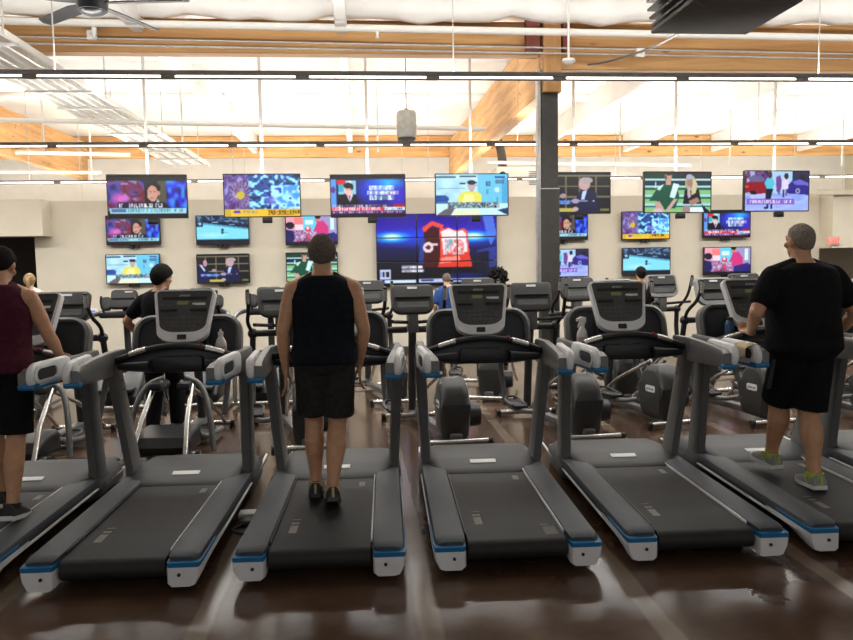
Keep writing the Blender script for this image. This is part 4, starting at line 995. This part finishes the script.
spray(on_mill(4, -.295, 1.29, 1.003), R(-60), 'white trigger spray bottle standing at the left of a treadmill tray', 1)
t = empty('drink_bottle', 'tall blue drink bottle in the tray before the man in the black t-shirt', 'bottle', on_mill(5, -.20, 1.30, 1.003), 0)
lathe(MB(), [(.034, 0), (.037, .01), (.037, .17), (.025, .20)]).build('bottle', M['bluebottle'], t)
MB().cyl((0, 0, .20), (0, 0, .225), .024, n=16).build('bottle_cap', M['dark'], t)
t = empty('cup', 'pale blue clear cup lying in the tray of the treadmill with the trigger bottle', 'cup', on_mill(4, .245, 1.29, 1.043), 0)
b = MB(); lathe(b, [(.028, -.05), (.036, .05), (.038, .052), (.033, .05), (.026, -.046)]); b.turn(Matrix.Rotation(R(62), 4, 'Y')); b.build('cup_body', M['clearblue'], t)
b = MB(); b.tube([(-.05, 0, .03), (-.03, -.03, .06), (.02, -.03, .07), (.05, 0, .05)], .006, 8, 2); b.build('cup_handle', M['clearblue'], t)
# cloth draped over the handle cap
b = MB(); rs = []
for k in range(7):
    y = .60+.03*k; pts = []
    for j in range(9):
        a = PI*j/8; wv = .006*math.sin(k*2.1+j*1.3)
        pts.append((-.463-.058*math.cos(a)*(1 if True else 1)+wv*.3, TY0+y+.008*math.sin(j*1.7), 1.075+.055*math.sin(a)*1.+wv-(.035 if j in (0, 8) else 0)))
    inner = [(-.463+(p[0]+.463)*.93, p[1], p[2]-.004) for p in reversed(pts)]
    rs.append([V(p)+V((2.92, 0, 0)) for p in pts+inner])
b.rings(rs); b.turn(Matrix.Translation(on_mill(5, 0, 0, 0)) @ Matrix.Rotation(TYAW, 4, 'Z') @ Matrix.Translation((-2.92, -TY0+.07, 0)))
tag(b.build('towel', M['tan']), 'small tan cloth draped over a treadmill handle cap at right', 'towel')
# floor power box and cord between two treadmills
t = empty('floor_outlet', 'white floor power box with black cord between two treadmills at left', 'power box', (-.775, 5.02, 0), 0)
MB().bb((-.055, -.05, 0), (.055, .05, .055), .008).build('box', M['label'], t)
MB().bb((-.045, -.16, 0), (.045, -.06, .045), .012).build('plug', M['dark'], t)
MB().tube([(0, -.15, .03), (-.08, -.25, .012), (.06, -.33, .012), (.02, -.20, .012), (.10, .05, .012), (.20, .35, .012)], .009, 8, 2).build('cord', M['rubber'], t)
# ------------------------------------------------------------------ people
def dv(az, el):
    """unit vector; az: 0 = forward (+y), 90 = right (+x); el: up"""
    return V((math.sin(R(az))*math.cos(R(el)), math.cos(R(az))*math.cos(R(el)), math.sin(R(el))))
def remesh(mb, voxel, it, name, m):
    bmesh.ops.recalc_face_normals(mb.bm, faces=mb.bm.faces)
    me = bpy.data.meshes.new('tmp'); mb.bm.to_mesh(me); mb.bm.free()
    o = bpy.data.objects.new('tmp', me); COL.objects.link(o)
    r = o.modifiers.new('r', 'REMESH'); r.mode = 'VOXEL'; r.voxel_size = voxel; r.use_smooth_shade = True
    s = o.modifiers.new('s', 'SMOOTH'); s.factor = .5; s.iterations = it
    bpy.context.view_layer.update()
    out = bpy.data.meshes.new_from_object(o.evaluated_get(bpy.context.evaluated_depsgraph_get()))
    bpy.data.objects.remove(o); bpy.data.meshes.remove(me)
    out.name = name; out.materials.clear(); out.materials.append(m)
    out.polygons.foreach_set('use_smooth', [True]*len(out.polygons))
    return out
def ering(c, ax, ay, rx, ry, n=24, e=1.): 
    out = []
    for k in range(n):
        a = 2*PI*k/n; ca, sa = math.cos(a), math.sin(a)
        out.append(c+ax*(rx*math.copysign(abs(ca)**e, ca))+ay*(ry*math.copysign(abs(sa)**e, sa)))
    return out
def limb(b, p, q, rads, back=None, n=16):
    """tapered limb with radii along it; back bulges each ring's centre"""
    d = (q-p).normalized(); ax = d.cross(V((0, 1, 0)) if abs(d.y) < .8 else V((0, 0, 1))).normalized(); ay = ax.cross(d).normalized()
    rs = []
    for k, r in enumerate(rads):
        t = k/(len(rads)-1); c = p.lerp(q, t)
        if back is not None: c = c+back[0]*back[1][k]
        rs.append(ering(c, ax, ay, r, r, n))
    b.rings(rs); b.sph(p, rads[0]*.98); b.sph(q, rads[-1]*.98)
def finger(b, p, d, pn, lens, rad, curl):
    for k, L in enumerate(lens):
        q = p+d*L; b.cap(p, q, rad*(1-.08*k), rad*(1-.08*(k+1)), 8); p = q
        ax = d.cross(pn).normalized(); d = (Matrix.Rotation(-R(curl), 3, ax) @ d).normalized(); pn = (Matrix.Rotation(-R(curl), 3, ax) @ pn).normalized()
def hand(b, w, d, pn, side, curl, k=1.):
    """w wrist, d finger direction, pn palm normal (the way the palm faces); side: direction towards the thumb"""
    d = d.normalized(); th = (side - d*side.dot(d)).normalized(); pn = (pn-d*pn.dot(d)-th*pn.dot(th)).normalized()
    for j, (o, L) in enumerate(((.030, .088), (.010, .092), (-.010, .087), (-.029, .080))):
        o *= k; kn = w+d*(L*k)+th*o
        b.cap(w+d*.012*k+th*o*.55, kn, .0135*k, .0115*k, 8)
        f = ((.040, .024, .019), (.044, .028, .020), (.040, .026, .019), (.031, .019, .016))[j]
        finger(b, kn, (Matrix.Rotation(-R(curl*.6), 3, d.cross(pn).normalized()) @ d), pn, [x*k for x in f], .0092*k, curl)
    b.cap(w-d*.01*k, w+d*.02*k, .024*k, .022*k, 10)
    t0 = w+d*.022*k+th*.022*k
    td = (d*.75+th*.75+pn*.35).normalized(); t1 = t0+td*.045*k; b.cap(t0, t1, .015*k, .0115*k, 8)
    td2 = (d*1.0+th*.25+pn*.35).normalized(); t2 = t1+td2*.033*k; b.cap(t1, t2, .0112*k, .0098*k, 8); b.cap(t2, t2+(d+pn*.3).normalized()*.024*k, .0098*k, .008*k, 8)

def person(loc, rz, H, label, P):
    k = H/1.75; W, B = P.get('w', 1.), P.get('b', 1.)
    root = empty('person', label, 'person', loc, rz)
    lean = R(P.get('lean', 4)); U = V((P.get('side', 0.), math.sin(lean), math.cos(lean))).normalized(); X = V((1, 0, 0)); X = (X-U*X.dot(U)).normalized(); F = U.cross(X)
    tw = R(P.get('twist', 0)); Xs = X*math.cos(tw)+F*math.sin(tw)*1.; Fs = U.cross(Xs)
    # legs
    J = {}
    for s, n in ((-1, 'L'), (1, 'R')):
        th, sh = P['leg'+n][0], P['leg'+n][1]
        hip = X*(s*.092*k); kn = hip+dv(*th)*.43*k; an = kn+dv(*sh)*.42*k
        J['hip'+n], J['kn'+n], J['an'+n] = hip, kn, an
    lows = []
    for n in 'LR':
        fd = dv(P['leg'+n][2], P['leg'+n][3]); fu = V((0, 0, 1)); fx = fd.cross(fu).normalized(); fu = fx.cross(fd).normalized()
        J['fd'+n], J['fu'+n], J['fx'+n] = fd, fu, fx
        for t in (-.07, .17): lows.append((J['an'+n]-fu*.088*k+fd*t*k).z)
    hz = -min(lows); off = V((P.get('dx', 0), P.get('dy', 0), hz))
    for q in list(J):
        if q[:2] in ('hi', 'kn', 'an'): J[q] = J[q]+off
    O = off
    pt = lambda u, x=0., f=0.: O+U*(u*k)+Xs*(x*k)+Fs*(f*k)
    neck = pt(.545); hd = P.get('head', (0, -4)); HU = (U*.6+V((0, 0, .4))).normalized()
    tilt = R(P.get('nod', 0)); HF0 = dv(P.get('look', 0), 0); HU = V((0, 0, 1)); HX = HF0.cross(HU).normalized()
    HF = (HF0*math.cos(tilt)+HU*math.sin(-tilt)).normalized(); HU = HX.cross(HF).normalized()
    hc = pt(.60)+HU*.075*k+HF*.018*k
    hm = lambda r, f, u: hc+HX*(r*k)+HF*(f*k)+HU*(u*k)
    hrot = Matrix((HX, HF, HU)).transposed().to_4x4()
    for s, n in ((-1, 'L'), (1, 'R')):
        shd = pt(.458, s*.178*(W*.65+.35), -.01); e = shd+dv(*P['arm'+n][0])*.285*k; wr = e+dv(*P['arm'+n][1])*.255*k
        J['sh'+n], J['el'+n], J['wr'+n] = shd, e, wr
    TOR = [(-.09, .11, .085, 0), (-.03, .162, .118, -.008), (.04, .168, .118, -.005), (.12, .160, .110*B, .004), (.20, .160, .108*B, .006), (.30, .168, .114*(B*.5+.5), .0), (.39, .172, .112, -.006), (.445, .160, .098, -.012), (.49, .142, .084, -.014), (.53, .086, .068, -.008), (.565, .060, .060, .0), (.625, .056, .058, .012)]
    def torso(b, grow, lo, hi, squash=None, flare_lo=0.):
        rs = []
        for u, rx, ry, f in TOR:
            if lo <= u <= hi:
                mix = max(0, min(1, u/.35)); ax = (X*(1-mix)+Xs*mix).normalized(); ay = U.cross(ax)
                ww = W if u < .52 else 1
                if squash: rx = min(rx, squash(u))
                grow_ = grow+(flare_lo*max(0, 1-abs(u-lo)/.22))
                rs.append(ering(O+U*(u*k)+ay*(f*k), ax, ay, (rx*ww+grow_)*k, (ry*(ww*.5+.5)*1.0+grow_)*k, 28, .88))
        b.rings(rs)
    # ---- body
    b = MB(); torso(b, 0, -1, 1)
    for s, n in ((-1, 'L'), (1, 'R')):
        hip, kn, an = J['hip'+n], J['kn'+n], J['an'+n]
        LW = P.get('lw', 1.)
        limb(b, hip, kn, [r*k*(W*.5+.5)*(.5+.5*LW) for r in (.088, .086, .079, .070, .061, .056)])
        fwd = J['fd'+n]; fb = V((fwd.x, fwd.y, 0)).normalized()
        limb(b, kn, an, [r*k*(W*.4+.6)*LW for r in (.056, .057, .061, .056, .046, .038, .036)], (-fb, [0, .008*k, .018*k, .015*k, .006*k, 0, 0]))
        b.sph(hip+V((0, -.032*k, .01*k)), .080*k)
        fd, fu, fx = J['fd'+n], J['fu'+n], J['fx'+n]
        b.cap(an, an-fu*.045*k-fd*.035*k, .036*k, .034*k); b.cap(an-fu*.045*k-fd*.03*k, an-fu*.06*k+fd*.13*k, .032*k, .024*k)
        shd, e, wr = J['sh'+n], J['el'+n], J['wr'+n]
        b.sph(shd-U*.012*k, .058*k*(W*.5+.5)); b.cap(pt(.45, s*.10), shd, .07*k, .054*k); b.cap(pt(.540, s*.025), pt(.478, s*.15*W), .040*k, .042*k)
        limb(b, shd, e, [r*k*(W*.4+.6) for r in (.052, .053, .050, .044, .040)])
        limb(b, e, wr, [r*k for r in (.040, .043, .040, .034, .028, .025)])
        dd = (wr-e).normalized(); h = P['hand'+n]
        hand(b, wr, V(h[0]) if h[0] else dd, V(h[1]), V(h[2]), h[3], k)
    # head: skull, jaw, nose, brow, ears, lips
    b.sph(hc+HU*.018*k-HF*.008*k, 1, (.075*k, .095*k, .100*k), 3, hrot); b.sph(hm(0, .028, -.055), 1, (.056*k, .058*k, .062*k), 3, hrot)
    b.sph(hm(0, .072, -.092), .020*k); b.cap(hm(0, .083, .012), hm(0, .102, -.026), .010*k, .0145*k, 8)
    for s in (-1, 1):
        b.cap(hm(s*.014, .088, .030), hm(s*.044, .074, .030), .009*k, .009*k, 8); b.sph(hm(s*.045, .060, -.025), .022*k)
        b.sph(hm(s*.078, -.012, -.010), 1, (.010*k, .020*k, .032*k), 2, hrot); b.sph(hm(s*.010, .096, -.034), .009*k)
    b.cap(hm(-.020, .082, -.058), hm(.020, .082, -.058), .008*k, .008*k, 8); b.cap(hm(-.015, .080, -.068), hm(.015, .080, -.068), .008*k, .008*k, 8)
    b.cap(pt(.53), hm(0, -.022, -.04), .056*k, .054*k)
    me = remesh(b, P.get('vox', .0055), 4, 'body', M[P.get('skin', 'skin')]); body = link('body', me, root)
    b = MB()
    for s in (-1, 1): b.sph(hm(s*.031, .0785, .012), .011*k)
    b.build('eyes', M['eye'], root)
    # ---- hair
    b = MB(); hb = P.get('hair_len', 0.); cov = P.get('cov', .0); curly = P.get('curly', 0)
    bm2 = bmesh.new(); bmesh.ops.create_icosphere(bm2, subdivisions=4, radius=1)
    g = P.get('hair_grow', .011)
    for v in bm2.verts:
        d = v.co.normalized(); f = d.y
        thr = (.60*f-.06 if f > 0 else max(-.82, -.06+1.35*f))-hb
        t = max(0., min(1., (d.z-thr)/P.get('fade', .24)+.5)); gg = -.012+(g+.012)*t
        if curly: gg += curly*(.5+mnoise.noise(d*4.2))*t
        else: gg += (.004*mnoise.noise(d*5)+.0025*mnoise.noise(d*22))*t
        if P.get('bald') and d.z > .55: gg -= .006*min(1, (d.z-.55)*4)
        v.co = V((d.x*(.075+gg), d.y*(.095+gg)-.008, d.z*(.100+gg)+.018))*k
    bm2.transform(Matrix.Translation(hc) @ hrot)
    b.bm.free(); b.bm = bm2; hair = b.build('hair', M[P['hair']], root)
    if P.get('tail'):
        MB().tube([hm(0, -.10, .06), hm(0, -.16, .03), hm(0, -.16, -.08), hm(0, -.13, -.16)], [.022*k, .035*k, .03*k, .012*k], 10, 1).build('ponytail', M[P['hair']], hair)
    # ---- top
    top = P['top']; b = MB(); lo, hi = P.get('top_lo', -.05), (.545 if top != 'tee' else .535)
    if top == 'tank':
        torso(b, .020, lo, .40, None, .016)
        rs = []
        for u, rx, ry, f in ((.385, .172*W, .112, -.006), (.42, .166*W, .108, -.010), (.455, .152*W, .098, -.012), (.49, .142*W, .086, -.014), (.515, .124*W, .078, -.012), (.535, .098, .070, -.008)):
            rs.append(ering(O+U*(u*k)+Fs*(f*k), Xs, Fs, (rx+.014)*k, (ry+.016)*k, 28, .9))
        b.rings(rs)
        for s in (-1, 1): b.cap(pt(.520, s*.060), pt(.478, s*.120*W), .048*k, .050*k)
    else:
        torso(b, .018+P.get('loose', 0), lo, .54, None, .014)
        for s, n in ((-1, 'L'), (1, 'R')):
            shd, e = J['sh'+n], J['el'+n]; f_ = P.get('sleeve', .75)
            q = shd.lerp(e, f_); b.cap(pt(.525, s*.045), pt(.470, s*.14*W), .050*k, .060*k)
            b.cap(pt(.43, s*.10), shd-U*.01*k, .080*k, .062*k*(W*.4+.6))
            limb(b, shd, q, [r*k*(W*.5+.5) for r in (.060, .066, .069, .070)]) if f_ > .3 else b.sph(shd, .060*k*(W*.6+.4))
            if f_ > .3:
                pass
    t_ = link('top', remesh(b, P.get('vox', .0055)*1.3, 16, 'top', M[P['topm']]), root)
    t_.name = {'tank': 'tank_top', 'tee': 't_shirt'}[top]
    # ---- shorts or trousers
    b = MB(); torso(b, .014, -.1, .09); L = P.get('leg_len', .78)
    for s, n in ((-1, 'L'), (1, 'R')):
        hip, kn, an = J['hip'+n], J['kn'+n], J['an'+n]
        wv = P.get('flare', 1.)
        if L <= 1: pts = [hip+(kn-hip)*t for t in (0, .25, .5, .75, 1.)]; pts = [hip+(kn-hip)*(t*L) for t in (0, .25, .5, .75, 1.)]; rr = [.104, .103, .101, .100, .101]
        else: pts = [hip, hip.lerp(kn, .5), kn, kn.lerp(an, .5), kn.lerp(an, min(1., L-1))]; rr = [.106, .100, .088, .080, .070]
        rs = []
        for i, p in enumerate(pts):
            d = (pts[min(i+1, 4)]-pts[max(i-1, 0)]).normalized(); ax = d.cross(V((0, 1, 0))).normalized(); ay = ax.cross(d).normalized()
            r = rr[i]*k*(W*.5+.5)*(1+(wv-1)*i/4); rs.append(ering(p, ax, ay, r*.98, r, 24))
        b.rings(rs)
        b.sph(hip+V((0, -.035*k, .01*k)), .098*k*(W*.5+.5))
    link('shorts' if L <= 1 else 'trousers', remesh(b, P.get('vox', .0055)*1.3, 4, 'legwear', M[P['legm']]), root)
    if P.get('stripe'):
        hip, kn = J['hipL'], J['knL']; b = MB(); d = (kn-hip).normalized(); o = V((-1, -.35, 0)).normalized()*.106*k*(W*.5+.5)
        b.tube([hip+o+d*.10*k, hip+o+d*.2*k, hip+o*1.02+d*.33*k], .016, 8, 1, False, (.022, .005)); b.build('side_stripe', M['railtop'], root)
    # ---- shoes
    for n in 'LR':
        fd, fu, fx, an = J['fd'+n], J['fu'+n], J['fx'+n], J['an'+n]
        sole0 = an-fu*.088*k
        prof = [(-.086, .030, .006, .064), (-.074, .042, .0, .094), (-.02, .046, .0, .104), (.03, .048, .0, .094), (.08, .053, .0, .076), (.13, .052, .0, .060), (.17, .041, .004, .048), (.195, .020, .012, .032)]
        b = MB(); rs = []
        for t, w, z0, z1 in prof: rs.append([sole0+fd*(t*k)+fx*(x*w*k)+fu*((z0+.02+(z1-z0-.02)*z)*k) for x, z in ((-1, 0), (-1, .4), (-.8, .75), (-.45, 1), (.45, 1), (.8, .75), (1, .4), (1, 0))])
        b.rings(rs); s_ = b.build('shoe', M[P['shoem']], root)
        b = MB(); rs = []
        for t, w, z0, z1 in prof: rs.append([sole0+fd*(t*1.02*k)+fx*(x*w*1.06*k)+fu*((z0+.026*z)*k) for x, z in ((-1, 0), (-1, 1), (1, 1), (1, 0))])
        b.rings(rs); b.build('sole', M[P.get('solem', 'rubber')], s_)
        b = MB(); rs = [ering(an+fu*z*k-fd*.006*k, fx, fd, .050*k, .060*k, 20) for z in (-.02, .012)]; ri = [ering(an+fu*z*k-fd*.006*k, fx, fd, .042*k, .052*k, 20) for z in (.012, -.02)]
        b.rings(rs+ri, close=True); b.build('collar', M[P.get('collarm', P['shoem'])], s_)
        if P.get('accent'):
            for s in (-1, 1): MB().tube([sole0+fd*.0*k+fx*s*.048*k+fu*.03*k, sole0+fd*.03*k+fx*s*.046*k+fu*.06*k, sole0+fd*.05*k+fx*s*.034*k+fu*.088*k], .006, 6).build('shoe_stripe', M[P['accent']], s_)
            MB().tube([sole0-fd*.086*k+fu*.03*k, sole0-fd*.080*k+fu*.09*k], .009, 8).build('heel_tab', M[P['accent']], s_)
    return root
REL = lambda s: ((0, .1, -1), (-s*1., -.1, 0), (0, 1, .0), 16)     # hanging relaxed hand: palm to the thigh, thumb forward
def on(k, x, y): 
    q = on_mill(k, x, y/TSY, .171); return (q.x, q.y, q.z)
# tank-top man
person(on(2, -.01, .80), TYAW+R(2), 1.70, 'man in a black tank top and charcoal shorts walking with arms hanging', dict(
    w=1.10, lean=3, lw=1.02, legL=((2, -74), (165, -87), 0, -5), legR=((-30, -84), (192, -66), -4, -19), armL=((-108, -75), (10, -80)), armR=((102, -76), (-20, -66)),
    handL=REL(-1), handR=REL(1), hair='hair_br', hair_len=.06, hair_grow=.016, top='tank', topm='navycloth', top_lo=-.06, legm='shortcloth', leg_len=.86, flare=1.05, shoem='rubber', solem='dark', collarm='tan', accent='tan', look=-2, nod=6))
# heavy man at right
person(on(5, -.08, .76), TYAW+R(4), 1.76, 'heavily built grey-haired man in a black t-shirt and black shorts striding', dict(
    w=1.28, b=1.35, lean=5, legL=((14, -64), (8, -74), -4, 4), legR=((-60, -84), (190, -74), 6, -3), armL=((-112, -57), (22, -34)), armR=((108, -60), (0, -44)),
    handL=((.1, 1, .0), (0, 0, -1), (1, 0, 0), 34), handR=((0, 1, -.3), (-1, 0, -.2), (0, .3, 1), 30), hair='hair_gr', hair_grow=.006, fade=.4, bald=True, top='tee', topm='blackcloth', top_lo=-.09, loose=.008, sleeve=.62, lw=1.06, legm='blackcloth', leg_len=1.0, flare=1.05,
    shoem='shoe_gr', solem='lightgrey', collarm='lime', accent='lime', stripe=True, look=-6, nod=-2))
# maroon man at left
person(on(0, .17, .86), TYAW+R(6), 1.68, 'man in a maroon sleeveless top and dark shorts holding the handlebar, at the left edge', dict(
    w=1.02, lean=7, legL=((-2, -75), (0, -84), 0, 0), legR=((4, -96), (180, -72), 4, -10), armL=((-20, -50), (10, -6)), armR=((60, -68), (0, -36)),
    handL=((0, 1, -.1), (0, 0, -1), (1, 0, 0), 32), handR=((-.15, 1, -.35), (-.2, 0, -1), (-1, 0, 0), 30), hair='hair_dk', hair_len=.10, hair_grow=.009, fade=.4, top='tank', topm='maroon', top_lo=-.06, legm='blackcloth', leg_len=.95, shoem='rubber', solem='label', look=4, nod=22))
# black-shirted man on the cross trainer
q = at(156, 300, 7.30)
person((q.x, 7.36, .05), R(-14), 1.66, 'man in a plain black t-shirt and black trousers exercising behind an empty treadmill', dict(
    w=.98, lean=6, vox=.007, legL=((-3, -84), (178, -78), 0, -4), legR=((3, -72), (180, -86), 0, 0), armL=((-105, -52), (15, -40)), armR=((40, -55), (0, 5)),
    handL=((.1, 1, 0), (1, 0, -.3), (0, .2, 1), 40), handR=((0, 1, .2), (-1, 0, 0), (0, 0, 1), 40), hair='hair_dk', hair_len=.24, hair_grow=.026, fade=.3, top='tee', topm='blackcloth', sleeve=.62, legm='blackcloth', leg_len=1.95, shoem='rubber', solem='dark', look=22, nod=8))
# small figures by the wall
STAND = dict(vox=.009, legL=((-3, -86), (180, -86), -4, 0), legR=((3, -86), (180, -86), 4, 0), armL=((-120, -78), (0, -60)), armR=((120, -78), (0, -60)), handL=REL(-1), handR=REL(1), legm='blackcloth', leg_len=1.95, shoem='rubber')
q = at(30, 290, 12.6)
person((q.x, 12.6, 0), R(20), 1.60, 'blonde person in a white top by the dark opening at far left', dict(STAND, hair='hair_bl', hair_len=.25, hair_grow=.022, tail=True, top='tee', topm='whitecloth', skin='skin_b', w=.9, look=10))
q = at(447, 290, 12.3)
person((q.x, 12.3, 0), R(-6), 1.50, 'person in a blue top before the video wall', dict(STAND, hair='hair_br', top='tee', topm='bluecloth', skin='skin_b', w=.95, nod=18))
q = at(499, 290, 11.2)
person((q.x, 11.2, 0), R(0), 1.52, 'person with bushy dark curly hair under the right end of the video wall', dict(STAND, hair='hair_dk', hair_len=.3, hair_grow=.03, curly=.09, top='tank', topm='blackcloth', w=.85, armR=((70, -50), (0, 20)), handR=((0, 1, .3), (-1, 0, 0), (0, 0, 1), 40)))
q = at(642, 280, 11.0)
person((q.x, 11.0, 0), R(0), 1.56, 'dark-haired person almost hidden behind a console under the rink television', dict(STAND, hair='hair_dk', hair_grow=.018, top='tee', topm='blackcloth', w=.9))
# ------------------------------------------------------------------ light and colour
w = bpy.data.worlds.new('world'); SC.world = w; w.use_nodes = True
w.node_tree.nodes['Background'].inputs['Color'].default_value = (1., .975, .95, 1)
w.node_tree.nodes['Background'].inputs['Strength'].default_value = .44
SC.view_settings.view_transform = 'Standard'; SC.view_settings.look = 'None'
SC.view_settings.exposure = .42; SC.view_settings.gamma = 1.; SC.view_settings.use_curve_mapping = False
SC.cycles.use_denoising = True
SC.cycles.max_bounces = 8; SC.cycles.diffuse_bounces = 4; SC.cycles.glossy_bounces = 4
SC.cycles.sample_clamp_indirect = 8.
SC.cycles.caustics_reflective = False; SC.cycles.caustics_refractive = False
bpy.context.view_layer.update()
